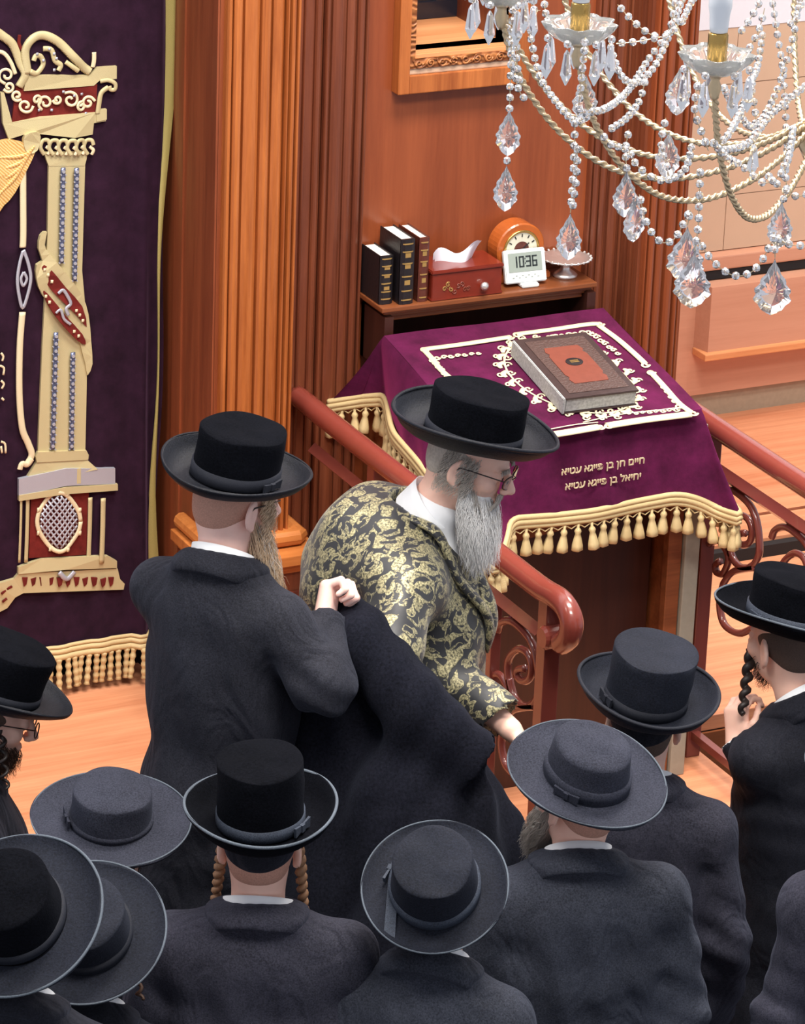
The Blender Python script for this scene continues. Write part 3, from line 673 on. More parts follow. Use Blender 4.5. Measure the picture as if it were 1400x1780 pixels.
# names embroidered on the front
def text_obj(name, body, loc, size, ux, uz, mt, parent, ext=.001):
    cu = bpy.data.curves.new(name, 'FONT'); cu.body = body; cu.size = size; cu.extrude = ext; cu.align_x = 'CENTER'; cu.offset = size*.012
    tmp = bpy.data.objects.new(name, cu); COL.objects.link(tmp)
    dg = bpy.context.evaluated_depsgraph_get(); me = bpy.data.meshes.new_from_object(tmp.evaluated_get(dg))
    bpy.data.objects.remove(tmp)
    ux = np.asarray(ux, float); ux /= np.linalg.norm(ux); uz = np.asarray(uz, float); uz -= ux*np.dot(ux, uz); uz /= np.linalg.norm(uz); nn = np.cross(ux, uz)
    mm = Matrix.Identity(4)
    for i in range(3): mm[i][0], mm[i][1], mm[i][2], mm[i][3] = ux[i], uz[i], nn[i], loc[i]
    me.transform(mm); me.materials.clear()
    return link(name, me, mt, parent)
heb1 = 'חיים חן בן פייגא עטיא'[::-1]; heb2 = 'יחיאל בן פייגא עטיא'[::-1]
fdir = onY(1110, 800, FYC)-onY(980, 815, FYC)
yt = FYC+.004
pz = onY(1045, 806, -.80); pz2 = onY(1043, 831, -.80)
FN = None
def front_y(x, z):                                    # where the front of the drape hangs at this height
    t = (TF-z)/(TF-.94); t = min(max(t, 0), 1); return -.773-.010-(.03)*t**1.25-.006
for hb, pp in ((heb1, pz), (heb2, pz2)):
    text_obj('letters', hb, (pp[0], front_y(pp[0], pp[2])-.012, pp[2]-.011), .030, (1, 0, 0), (0, -.09, 1), 'cream', cov, .0015)
# fringe along the hem
fb = MB(); 
for dz, r_ in ((.0, .0085), (-.014, .010), (-.027, .008)): fb.tube(H_+out*.016+np.array([0, 0, dz]), r_, 8)
fb.build('fringe_band', 'gold_fringe', cov, smooth=True)
tas = MB(); tas.lathe([(.001, 0), (.005, -.002), (.004, -.012), (.008, -.017), (.0105, -.023), (.0075, -.031), (.0105, -.042), (.0155, -.064), (.0165, -.078), (.012, -.081), (.001, -.074)], 10, flute=lambda t, r, z: 1+.08*math.cos(5*t)*(z < -.03))
tme = tas.mesh('tassel'); tme.materials.append(M['gold_fringe']); tme.shade_smooth()
seg = np.linalg.norm(np.diff(H_, axis=0), axis=1); cum = np.concatenate([[0], np.cumsum(seg)])
for d_ in np.arange(.012, cum[-1], .038):
    p = np.array([np.interp(d_, cum, (H_+out*.018)[:, i]) for i in range(3)])-np.array([.48, -.6, 1.0])+np.array([0, 0, -.032])
    link_local('tassel', tme, None, cov, p, (random.uniform(-.1, .1), random.uniform(-.12, .12), random.uniform(0, 6)))
net = MB()
ds = np.arange(.012, cum[-1]-.04, .038)
for d_ in ds:
    a, c_ = (np.array([np.interp(q_, cum, (H_+out*.018)[:, i]) for i in range(3)]) for q_ in (d_, d_+.038))
    net.tube([a+(0, 0, -.034), (a+c_)/2+np.array([0, 0, -.046]), c_+(0, 0, -.034)], .002, 4); net.tube([a+(0, 0, -.030), a+(0, 0, -.040)], .003, 4)
n_ = net.build('fringe_netting', 'gold_fringe', cov); n_['kind'] = 'stuff'

# ---------------------------------------------------------------- book lying on the cover
q = [tp(896, 618, .001), tp(1022, 603, .001), tp(1100, 707, .001), tp(972, 722, .001)]   # back-left, back-right, front-right, front-left
cx_ = sum(q)/4; ux = ((q[1]-q[0])+(q[2]-q[3]))/2; wdt = np.linalg.norm(ux); ux /= wdt; uy = ((q[0]-q[3])+(q[1]-q[2]))/2; hgt = np.linalg.norm(uy); uy -= ux*np.dot(ux, uy); uy /= np.linalg.norm(uy); uz = np.cross(ux, uy)
mm = Matrix.Identity(4)
for i in range(3): mm[i][0], mm[i][1], mm[i][2], mm[i][3] = ux[i], uy[i], uz[i], cx_[i]
bk = bpy.data.objects.new('prayer_book', None); COL.objects.link(bk); bk.location = mm.translation; bk.rotation_euler = mm.to_euler()
tag(bk, 'large closed brown leather book with a red tooled centre on the lectern cover', 'book')
def lbox(name, lo, hi, mt, par, bev=0.0):
    me = MB().box(lo, hi).mesh(name)
    bm = bmesh.new(); bm.from_mesh(me); bmesh.ops.recalc_face_normals(bm, faces=bm.faces)
    if bev: bmesh.ops.bevel(bm, geom=list(bm.edges), offset=bev, segments=2, affect='EDGES')
    bm.to_mesh(me); bm.free(); return link_local(name, me, mt, par)
w2, h2 = wdt/2, hgt/2; th = .052
lbox('back_cover', (-w2, -h2, .001), (w2, h2, .006), 'leather_dk', bk, .0015)
lbox('page_block', (-w2+.006, -h2+.005, .006), (w2-.004, h2-.005, th-.006), 'pages_grey', bk, .002)
fc = lbox('front_cover', (-w2, -h2, th-.006), (w2, h2, th), 'leather_dk', bk, .0015)
lbox('spine', (-w2-.004, -h2, .002), (-w2+.004, h2, th-.001), 'pages_grey', bk, .002)
lbox('tooled_border', (-w2+.024, -h2+.024, th), (w2-.020, h2-.022, th+.0015), 'leather_tool', bk, .0006)
oc = [(-.55, -.78), (.55, -.78), (.62, -.6), (.55, -.5), (.62, -.4), (.62, .4), (.55, .5), (.62, .6), (.55, .78), (-.55, .78), (-.62, .6), (-.55, .5), (-.62, .4), (-.62, -.4), (-.55, -.5), (-.62, -.6)]
me = MB().prism([(x*(w2-.02), y*(h2-.02)*.86, th+.001) for x, y in oc], (0, 0, .002)).mesh('centre'); link_local('centre_panel', me, 'leather_red', bk)
me = MB().lathe([(.021, th+.002), (.021, th+.0045), (.001, th+.0055)], 24, (0, .012, 0), 1.25, 1).mesh('med'); link_local('medallion', me, 'leather_blk', bk)
for i_ in range(3): lbox('title_bar', (-.013, .006+i_*.005, th+.005), (.013, .008+i_*.005, th+.006), 'gilt', bk)

# ---------------------------------------------------------------- shelf things
def shelf_book(px, label, w_, d_, h_, mt, spine_bands, tilt=0):
    p = onZ(px[0], px[1], SZ); o = empty('book', (p[0], p[1], SZ), rot=(0, 0, tilt)); tag(o, label, 'book', 'books on the lectern shelf')
    lbox('cover', (0, .002, 0), (.004, d_, h_), mt, o, .0008); lbox('cover', (w_-.004, .002, 0), (w_, d_, h_), mt, o, .0008)
    sp = MB().prism([(0, .006, 0), (.0, .002, 0), (w_*.25, -.003, 0), (w_*.75, -.003, 0), (w_, .002, 0), (w_, .006, 0)], (0, 0, h_)).mesh('spine'); s_ = link_local('spine', sp, mt, o)
    lbox('pages', (.004, .005, .003), (w_-.004, d_-.004, h_-.004), 'pages', o)
    for f_ in spine_bands: 
        z = h_*f_; me = MB().prism([(.001, .003, 0), (w_*.25, -.0048, 0), (w_*.75, -.0048, 0), (w_-.001, .003, 0)], (0, 0, .0035)).mesh('band'); bo = link_local('spine_band', me, 'gilt', s_, (0, 0, z))
    for f_ in (.30, .55, .72):
        me = MB().prism([(w_*.3, -.0036, 0), (w_*.7, -.0036, 0), (w_*.7, -.0026, 0), (w_*.3, -.0026, 0)], (0, 0, h_*.07)).mesh('title'); link_local('spine_title', me, 'gilt', s_, (0, 0, h_*f_))
    return o
shelf_book((659, 530), 'short black book at the left end of the lectern shelf', .042, .125, .145, 'leather_blk', (.1, .25, .42, .6, .78, .93))
shelf_book((694, 530), 'tall black book with gilt bands second from the left on the shelf', .044, .14, .195, 'leather_blk', (.06, .2, .42, .62, .8, .92))
shelf_book((726, 525), 'tall slim brown book with gilt bands leaning by the tissue box', .032, .14, .192, 'leather_brn', (.06, .2, .42, .62, .8, .92))
p = onZ(745, 525, SZ); tb = empty('tissue_box', (p[0]+.010, p[1], SZ)); tag(tb, 'carved mahogany tissue box with a white tissue sticking out', 'tissue box')
TW, TD, TH = .225, .125, .092
b = MB(); lbox('box_body', (0, 0, .004), (TW, TD, TH-.012), 'mahog', tb, .002); lbox('box_lid', (-.004, -.004, TH-.012), (TW+.004, TD+.004, TH), 'mahog', tb, .003); lbox('box_foot', (-.003, -.003, 0), (TW+.003, TD+.003, .008), 'mahog', tb, .002)
kn = MB(); kn.lathe([(.003, 0), (.005, .006), (.011, .010), (.013, .017), (.008, .023), (.001, .025)], 12, R=np.array(Matrix.Rotation(PI/2, 3, 'X'))); link_local('knob', kn.mesh('knob'), 'silver', tb, (TW*.72, 0, TH*.36), smooth=True)
for i_ in range(8):
    r0 = MB(); r0.tube(spiral((.04+.011*i_, -.001, .034+.012*math.sin(i_*1.7)), .008, 1.2, i_, X_, Z_, 14), .0016, 5); link_local('inlay_scroll', r0.mesh('inlay'), 'leather_red' if i_ > 2 else 'gilt', tb)
tg = np.zeros((9, 15, 3))
for a in range(9):
    for c_ in range(15):
        u, v = c_/14, a/8; tg[a, c_] = (.045+u*.12+.022*v*(u-.2), .062+.020*math.sin(6*u+1)*(1-.6*v)+.018*(v-.3)*math.sin(5*u), TH-.004+v*(.030+.040*u**2*(1.2-.6*v)+.012*math.sin(9*u)))
tm = MB(); tm.grid(tg); tm.grid(tg+np.array([.002, .016, -.004])); link_local('tissue', tm.mesh('tissue'), 'tissue', tb, smooth=True)
# digital clock
p = onZ(876, 503, SZ); dc = empty('digital_clock', (p[0]+.01, p[1]+.004, SZ), rot=(0, 0, math.radians(-2))); tag(dc, 'white digital desk clock reading 10:36 on the lectern shelf', 'clock')
CW, CH = .132, .098; lean = Matrix.Rotation(math.radians(-17), 4, 'X')
def leanbox(name, lo, hi, mt, bev=0): 
    o = lbox(name, lo, hi, mt, dc, bev); o.matrix_local = Matrix.Translation((0, 0, .012)) @ lean; return o
leanbox('case', (0, 0, 0), (CW, .016, CH), 'white_pl', .003); scr = leanbox('screen', (.012, -.001, .032), (CW-.012, .002, CH-.010), 'lcd', .0005)
SEG = {'1': 'bc', '0': 'abcdef', '3': 'abgcd', '6': 'afgedc'}
def digit(ch, x, z, w_, h_, wd):
    sg = {'a': ((x, z+h_), (x+w_, z+h_)), 'b': ((x+w_, z+h_), (x+w_, z+h_/2)), 'c': ((x+w_, z+h_/2), (x+w_, z)), 'd': ((x, z), (x+w_, z)), 'e': ((x, z), (x, z+h_/2)), 'f': ((x, z+h_/2), (x, z+h_)), 'g': ((x, z+h_/2), (x+w_, z+h_/2))}
    b_ = MB()
    for k in SEG[ch]:
        (x0, z0), (x1, z1) = sg[k]; b_.box((min(x0, x1)-wd/2, -.0022, min(z0, z1)-wd/2), (max(x0, x1)+wd/2, -.0008, max(z0, z1)+wd/2))
    o = link_local('digit', b_.mesh('digit'), 'lcd_ink', dc); o.matrix_local = Matrix.Translation((0, 0, .012)) @ lean
for ch, x in zip('1036', (.026, .048, .070, .090)): digit(ch, x, .048, .012, .028, .0042)
for z in (.055, .068): leanbox('colon', (.0643, -.0022, z), (.0670, -.0008, z+.004), 'lcd_ink')
for i_ in range(9): leanbox('key_mark', (.022+i_*.010, -.0006, .014+(i_ % 2)*.006), (.028+i_*.010, .0005, .017+(i_ % 2)*.006), 'lcd')
lbox('stand', (.045, -.016, 0), (.10, .022, .012), 'white_pl', dc, .003)
# mantel clock behind it
p = onZ(890, 492, SZ); mc = empty('mantel_clock', (p[0]+.030, -.066, SZ)); tag(mc, 'round arched wooden mantel clock half hidden behind the digital clock', 'clock')
R_ = .078; zc = .098
ring = []
Ry = np.array(Matrix.Rotation(PI/2, 3, 'X'))
cs = MB(); cs.lathe([(.056, -.001), (R_-.004, -.001), (R_, .004), (R_, .062), (R_-.004, .066), (.001, .066)], 40, (0, 0, zc), R=Ry); link_local('case', cs.mesh('case'), 'clock_wood', mc, (0, .05, 0), smooth=False)
cs = MB(); cs.tube([(.055*math.cos(a), -.018, zc+.055*math.sin(a)) for a in np.linspace(0, 2*PI, 49)], .004, 8, cap=False); link_local('bezel', cs.mesh('bezel'), 'brass', mc, smooth=True)
cs = MB(); cs.lathe([(.052, 0), (.052, .002), (.001, .002)], 36, (0, -.016, zc), R=Ry); link_local('dial', cs.mesh('dial'), 'dial', mc)
cs = MB(); cs.lathe([(.024, 0), (.024, .0015), (.001, .0015)], 24, (0, -.0175, zc), R=Ry); link_local('dial_centre', cs.mesh('dialc'), 'leather_brn', mc)
for k in range(12):
    a = k*PI/6; me = MB().box((-.0015, -.0195, .038), (.0015, -.018, .047)).mesh('tick'); o = link_local('hour_mark', me, 'leather_blk', mc, (0, 0, zc), (0, a, 0))
for a, l_ in ((.9, .030), (3.6, .040)): link_local('hand', MB().box((-.0014, -.0208, 0), (.0014, -.0196, l_)).mesh('hand'), 'leather_blk', mc, (0, 0, zc), (0, a, 0))
lbox('base', (-.10, -.022, 0), (.10, .055, .022), 'clock_wood', mc, .004)
# footed silver dish
p = onZ(994, 487, SZ); ds_ = empty('footed_dish', (p[0], -.085, SZ)); tag(ds_, 'small footed silver dish with a scalloped rim at the right end of the shelf', 'dish')
fl_ = lambda t, r, z: 1+(.04*math.cos(12*t) if r > .05 else 0)
d1 = MB(); d1.lathe([(.001, .0), (.036, 0), (.037, .006), (.030, .012), (.016, .022), (.013, .032), (.020, .040), (.050, .047), (.072, .056), (.077, .058), (.070, .0605), (.048, .052), (.014, .047), (.001, .047)], 48, flute=fl_); link_local('dish', d1.mesh('dish'), 'silver', ds_, smooth=True)
for k in range(24):
    a = 2*PI*k/24; r0 = MB(); r0.lathe([(.001, -.004), (.004, -.002), (.004, .002), (.001, .004)], 6); link_local('rim_bead', r0.mesh('rb') if k == 0 else bpy.data.objects['rim_bead'].data, 'silver', ds_, (.0755*math.cos(a), .0755*math.sin(a), .0595))

# ================================================================ handrails
def handrail(X, label, y0, extra, more_posts=()):
    """scrolled iron railing running out from the wall in the plane x = X"""
    r0 = empty('handrail', (X, -.9, 0)); tag(r0, label, 'railing')
    dX = np.array([X, 0, 0])
    def q(px, py): return onX(px, py, 0)+dX
    zr = 1.045
    e = q(968, 1037); endp = [np.array([X, y0, zr+.0])]+[np.array([X, y, zr]) for y in np.linspace(y0-.2, e[1]+.10, 6)]
    cur = [q(970, 1040), q(986, 1058), q(994, 1082), q(990, 1106), q(976, 1118)]
    MB().tube(catmull(np.array(endp+cur), 6), .031, 14).build('top_rail', 'rail_wood', r0, smooth=True)
    vol = q(962, 1106); v = MB()
    Rx = np.array(Matrix.Rotation(PI/2, 3, 'Y')); v.lathe([(.001, -.034), (.026, -.034), (.032, -.026), (.032, .026), (.026, .034), (.001, .034)], 18, tuple(vol), R=Rx); v.build('volute', 'rail_wood', r0, smooth=False)
    m0, m1 = q(556, 797), q(944, 1094)
    MB().tube([np.array([X, y0-.13, m0[2]*.5+m1[2]*.5]), np.array([X, m1[1], m0[2]*.5+m1[2]*.5])], .022, 4).build('lower_rail', 'rail', r0)
    zl = (m0[2]+m1[2])/2
    def post(y, w_, zt, nm='post'): MB().box((X-w_/2, y-w_/2, .0), (X+w_/2, y+w_/2, zt)).build(nm, 'rail', r0, bevel=.003)
    yp = q(952, 1150)[1]; post(yp, .046, zr-.01); post(q(858, 1120)[1], .030, zl)
    post(q(656, 850)[1], .046, zr-.01)
    for y_ in more_posts: post(y_, .046, zr-.01)
    sets = [[(866, 1097), (872, 1082), (890, 1080), (914, 1101), (927, 1123), (935, 1155), (938, 1198), (931, 1219), (922, 1226)],
            [(890, 1204), (884, 1176), (884, 1150), (893, 1134), (905, 1128), (918, 1136), (925, 1156), (922, 1178), (910, 1184), (900, 1176), (901, 1164), (914, 1162)],
            [(886, 1180), (893, 1208), (908, 1226), (930, 1228)],
            [(852, 1178), (867, 1172), (878, 1185), (886, 1204), (884, 1220), (876, 1236), (866, 1232), (864, 1218), (872, 1212)],
            [(878, 1254), (890, 1236), (905, 1230), (930, 1228)],
            [(878, 1254), (872, 1290), (880, 1330), (905, 1350), (932, 1340)]]
    shifts = [0.0]+extra
    for s_ in shifts:
        for pts in sets:
            P = np.array([q(*p_)+(0, s_, 0) for p_ in pts]); P[:, 0] = X
            MB().tube(catmull(P, 6), .011, 6, up=(1, 0, 0)).build('scroll', 'rail', r0, smooth=True)
    MB().box((X-.012, yp, .06), (X+.012, y0, .085)).build('bottom_rail', 'rail', r0)
    return r0
handrail(0.0, 'red-brown scrolled handrail in front of the carved pedestal, left of the lectern', -.005, [.42, .84])
handrail(1.022, 'red-brown scrolled handrail on the far right side of the lectern', -.19, [.30, .60, .90], (onX(1219, 1020, 1.022)[1],))

# ================================================================ chandelier
HUBD = 5.65; hub = onD(1456, -20, HUBD); ZB = hub[2]
ch = empty('chandelier', tuple(hub)); tag(ch, 'crystal chandelier with twisted gold arms and hanging glass drops', 'chandelier')
RCH = .525
prof = catmull(np.array([(.035, -.215), (.09, -.25), (.16, -.278), (.25, -.290), (.34, -.270), (.42, -.215), (.48, -.142), (.512, -.074), (.525, -.015)]), 8)
arm_m = MB(); P = np.array([(r_, 0, z) for r_, z in prof])
arm_m.tube(P, .0034, 8, up=(0, 1, 0))
for k in range(2):                                    # the twisted strands that give the rope look
    s_ = np.linspace(0, 1, 150); idx = s_*(len(P)-1); Q = np.stack([np.interp(idx, np.arange(len(P)), P[:, i]) for i in range(3)], -1)
    T = np.gradient(Q, axis=0); T /= np.linalg.norm(T, axis=1)[:, None]; nb = np.cross(T, (0, 1, 0)); a = s_*2*PI*26+k*PI
    arm_m.tube(Q+.0031*(np.cos(a)[:, None]*nb+np.sin(a)[:, None]*np.array([0, 1, 0])), .0028, 5)
arm_me = arm_m.mesh('arm'); arm_me.materials.append(M['rope_gold']); arm_me.shade_smooth()
def dup_local(name, me, mt, par, loc, rot=(0, 0, 0), smooth=True): return link_local(name, me, mt, par, loc, rot, smooth)
fl8 = lambda t, r, z: 1+(.10*math.cos(9*t)*min(1, max(0, (r-.02)/.03)))
bob = MB(); bob.lathe([(.001, -.012), (.014, -.012), (.022, -.010), (.036, -.002), (.046, .010), (.051, .020), (.0495, .0205), (.042, .011), (.032, .003), (.014, -.004), (.001, -.004)], 72, flute=fl8); bob_me = bob.mesh('bobeche')
slv = MB(); slv.lathe([(.001, 0), (.0135, 0), (.0135, .050), (.012, .053), (.001, .053)], 20, flute=lambda t, r, z: 1+.05*math.cos(10*t)); slv_me = slv.mesh('sleeve')
blb = MB(); blb.lathe([(.001, 0), (.0125, .001), (.0135, .010), (.0145, .026), (.0165, .036), (.0165, .050), (.013, .062), (.006, .069), (.001, .070)], 20); blb_me = blb.mesh('bulb')
hold = MB(); hold.lathe([(.001, -.05), (.006, -.045), (.010, -.030), (.006, -.020), (.009, -.014), (.012, -.011), (.001, -.011)], 12); hold_me = hold.mesh('socket')
# pendants and beads, shared meshes (z down from the hanging point)
def leaf_mesh(h_, w_, waist):
    out_ = []; n = 22
    for i in range(n+1):
        t = i/n; r = w_/2*(math.sin(PI*min(1, t**waist))**.8)*(1+.09*math.cos(t*34)); out_.append((r, -h_*t))
    L = [(-x, z) for x, z in out_]; ring_ = out_+L[::-1][1:-1]; m_ = len(ring_)
    V = [(x, 0, z) for x, z in ring_]; c = .62
    V += [(x*c, .0085*(h_/.1), -h_*.52+(z+h_*.52)*c) for x, z in ring_]; V += [(x*c, -.0085*(h_/.1), -h_*.52+(z+h_*.52)*c) for x, z in ring_]
    V += [(.1*w_, .011*(h_/.1), -h_*.6), (-.1*w_, -.011*(h_/.1), -h_*.6)]
    F = []
    for k in (1, 2): F += [(i, (i+1) % m_, k*m_+(i+1) % m_, k*m_+i) for i in range(m_)]; F += [(k*m_+i, k*m_+(i+1) % m_, 3*m_+k-1) for i in range(m_)]
    mb = MB(); mb.add(V, F); me = mb.mesh('pendant'); bm = bmesh.new(); bm.from_mesh(me); bmesh.ops.recalc_face_normals(bm, faces=bm.faces); bm.to_mesh(me); bm.free(); me.materials.append(M['crystal']); return me
leaf_big, leaf_mid = leaf_mesh(.086, .052, 1.7), leaf_mesh(.072, .036, 1.5)
sp = MB(); sp.lathe([(.001, 0), (.005, -.006), (.0095, -.036), (.001, -.052)], 6); spear = sp.mesh('spear'); spear.materials.append(M['crystal'])
bd = MB(); bd.lathe([(.002, .0056), (.0050, .0036), (.0060, 0), (.0050, -.0036), (.002, -.0056)], 8); bead_me = bd.mesh('bead'); bead_me.materials.append(M['crystal'])
hubv = np.array(hub)
def place(name, me, p, parent=ch, rot=(0, 0, 0)):
    o = bpy.data.objects.new(name, me); COL.objects.link(o); o.parent = parent
    o.location = Vector(p)-Vector(hubv); o.rotation_euler = rot; return o
def strand(pts, space=.0162, pend=None, n=10):
    """a wire through 3-D points carrying crystal beads"""
    P = catmull(np.array(pts, float), n)
    w_ = MB().tube(P-hubv, .0009, 4).mesh('wire'); w_.materials.append(M['rope_gold'])
    so = bpy.data.objects.new('bead_strand', w_); COL.objects.link(so); so.parent = ch
    L = np.concatenate([[0], np.cumsum(np.linalg.norm(np.diff(P, axis=0), axis=1))])
    for d_ in np.arange(space/2, L[-1], space):
        p = [np.interp(d_, L, P[:, i]) for i in range(3)]
        place('bead', bead_me, p, so, (0, 0, random.uniform(0, 1.5)))
    if pend:
        z = P[-1].copy()
        for me, h_ in pend:
            place('pendant', me, z, ch, (0, 0, -YAW+random.uniform(-.25, .25))); z = z-np.array([0, 0, h_+.014])
        for k_ in range(1, len(pend)): place('bead', bead_me, P[-1]-np.array([0, 0, (pend[0][1]+.014)*k_-.007]), so)
    return so
azs = [246-25.7*k for k in range(14)]
bobs = []
for az in azs:
    a = math.radians(az); dv = RIGHT*math.cos(a)+AWAY*(math.sin(a)); 
    # azimuth measured so that 270 points at the viewer
    rz = math.atan2(dv[1], dv[0])
    link_local('arm', arm_me, None, ch, (0, 0, 0), (0, 0, rz))
    tip = dv*RCH
    link_local('socket', hold_me, 'rope_gold', ch, tip, smooth=True)
    bo = link_local('bobeche', bob_me, 'bobeche', ch, tip, smooth=True)
    link_local('candle_sleeve', slv_me, 'brass', ch, tip+np.array([0, 0, -.004]), smooth=True)
    link_local('bulb', blb_me, 'bulb', ch, tip+np.array([0, 0, .049]), smooth=True)
    bobs.append(hubv+tip)
# central stem and rod
st_ = MB(); st_.lathe([(.001, -.30), (.012, -.295), (.03, -.27), (.045, -.24), (.03, -.20), (.016, -.17), (.014, -.05), (.03, 0), (.042, .06), (.02, .12), (.016, .30), (.035, .36), (.05, .42), (.02, .5), (.012, .55), (.012, 6.4-ZB), (.001, 6.4-ZB)], 24); link_local('stem', st_.mesh('stem'), 'rope_gold', ch, smooth=True)
st_ = MB(); st_.lathe([(.001, 6.35-ZB), (.06, 6.36-ZB), (.07, 6.4-ZB), (.001, 6.4-ZB)], 20); link_local('canopy', st_.mesh('canopy'), 'rope_gold', ch, smooth=True)
# spears round the bobeches nearest the photograph's frame
for bi, bp in enumerate(bobs):
    dq = bp-CAM
    if 700+FPX*np.dot(dq, RI)/np.dot(dq, fw) > 1440: continue
    for k in range(7):
        a = 2*PI*(k+.3)/7; p = bp+np.array([.047*math.cos(a), .047*math.sin(a), .008])
        place('bead', bead_me, p+np.array([0, 0, -.010]), ch); place('spear', spear, p+np.array([0, 0, -.018]), ch)
def C(px, py, dd=0.0): return onD(px, py, HUBD+dd)
# long drops
strand([C(893, -30, -.12), C(890, 60, -.12), C(888, 130, -.12), C(886, 190, -.12)], pend=[(leaf_mid, .072), (leaf_mid, .072)])
strand([C(902, -20, -.10), C(898, 90, -.11), C(905, 150, -.11)])
strand([C(922, 60, -.12), C(938, 130, -.15), C(968, 178, -.2), C(1000, 210, -.25), C(1030, 196, -.28)])
strand([C(880, 40, -.1), C(892, 100, -.1), C(900, 150, -.12), C(912, 172, -.12)])
strand([C(1000, 205, -.25), C(998, 280, -.25), C(992, 370, -.25)], pend=[(leaf_mid, .072)])
strand([C(1004, 250, -.25), C(1003, 300, -.25), C(996, 362, -.25)])
strand([C(1018, 66, -.38), C(1012, 130, -.33), C(1005, 200, -.30)])
strand([C(1060, 76, -.2), C(1078, 128, -.15), C(1104, 145, -.1), C(1135, 120, -.05), C(1160, 70, 0), C(1190, -10, .1)])
strand([C(1010, 196, -.3), C(1050, 190, -.25), C(1090, 160, -.1), C(1130, 100, 0), C(1165, 50, 0), C(1176, -10, 0)])
strand([C(1074, 8, -.1), C(1100, 36, -.1), C(1132, 60, -.1), C(1162, 62, -.1), C(1190, 30, -.1)])
strand([C(1072, 76, -.1), C(1110, 72, -.1), C(1150, 64, -.1)])
strand([C(1060, 226, -.2), C(1090, 205, -.15), C(1112, 175, -.1), C(1122, 140, -.1)])
strand([C(1094, 225, -.2), C(1088, 260, -.2), C(1090, 296, -.2)], pend=[(leaf_mid, .072)])
strand([C(1046, 230, -.25), C(1060, 250, -.25), C(1092, 262, -.22), C(1110, 290, -.2), C(1150, 314, -.2), C(1190, 296, -.25), C(1204, 250, -.3)])
strand([C(1158, 205, -.2), C(1150, 250, -.2), C(1160, 290, -.2)]); place('pendant', leaf_mid, C(1164, 228, -.2), ch, (0, 0, -YAW)); place('pendant', leaf_mid, C(1020, 130, -.25), ch, (0, 0, -YAW)); place('pendant', leaf_mid, C(1182, 118, -.2), ch, (0, 0, -YAW))
place('pendant', leaf_mid, C(1106, 338, -.3), ch, (0, 0, -YAW+.5))
strand([C(1112, 338, -.3), C(1122, 380, -.3), C(1136, 408, -.3), C(1154, 422, -.3), C(1174, 414, -.3), C(1190, 386, -.3), C(1200, 366, -.3)])
strand([C(1200, 366, -.33), C(1196, 392, -.33)], pend=[(leaf_big, .086)])
strand([C(1218, 290, -.35), C(1216, 350, -.35), C(1214, 396, -.35), C(1208, 436, -.35)], pend=[(leaf_big, .086)])
strand([C(1216, 420, -.36), C(1238, 452, -.36), C(1268, 476, -.36), C(1296, 478, -.36), C(1322, 458, -.36), C(1346, 412, -.36)])
strand([C(1346, 404, -.36), C(1348, 448, -.36)], pend=[(leaf_big, .086)])
strand([C(1346, 410, -.36), C(1370, 424, -.36), C(1400, 426, -.36), C(1440, 410, -.36)])
strand([C(1215, 140, -.42), C(1208, 190, -.42), C(1224, 240, -.42), C(1232, 262, -.42)])
strand([C(1240, 246, -.4), C(1262, 272, -.35), C(1290, 288, -.3), C(1330, 318, -.3), C(1366, 290, -.3), C(1380, 220, -.2)])
strand([C(1220, -20, .15), C(1200, 8, .1), C(1186, 40, .05)])
strand([C(1284, 60, .1), C(1300, 40, .1), C(1318, 10, .1), C(1330, -20, .1)])
strand([C(1290, 106, .05), C(1318, 56, .05), C(1330, 14, .05)]); strand([C(1340, -20, .2), C(1352, 60, .2), C(1362, 130, .2), C(1368, 240, .2), C(1366, 300, .1)])
strand([C(1258, 150, -.2), C(1280, 190, -.1), C(1312, 220, 0), C(1350, 160, .1), C(1380, 60, .1), C(1392, -10, .1)])
strand([C(1300, 150, -.1), C(1316, 120, 0), C(1326, 60, .05)]); strand([C(1306, 150, 0), C(1314, 200, 0), C(1312, 250, 0)], pend=[(spear, .05)])
strand([C(1232, 250, -.3), C(1262, 240, -.3), C(1290, 190, -.2), C(1310, 140, -.1)])
strand([C(1250, 262, -.3), C(1300, 250, -.2), C(1340, 200, -.1), C(1400, 150, 0)]); strand([C(1362, 280, -.2), C(1368, 330, -.2), C(1360, 350, -.2)], pend=[(leaf_mid, .072)])
strand([C(1396, 0, .1), C(1384, 30, .1), C(1372, 44, .1)]); strand([C(1330, 300, -.2), C(1380, 340, -.2), C(1420, 330, -.2)])
strand([C(848, -20, -.1), C(850, 10, -.1)]); strand([C(920, -10, -.1), C(928, 16, -.1), C(940, 18, -.1)]); strand([C(946, 0, -.1), C(952, 36, -.12), C(966, 50, -.15)])
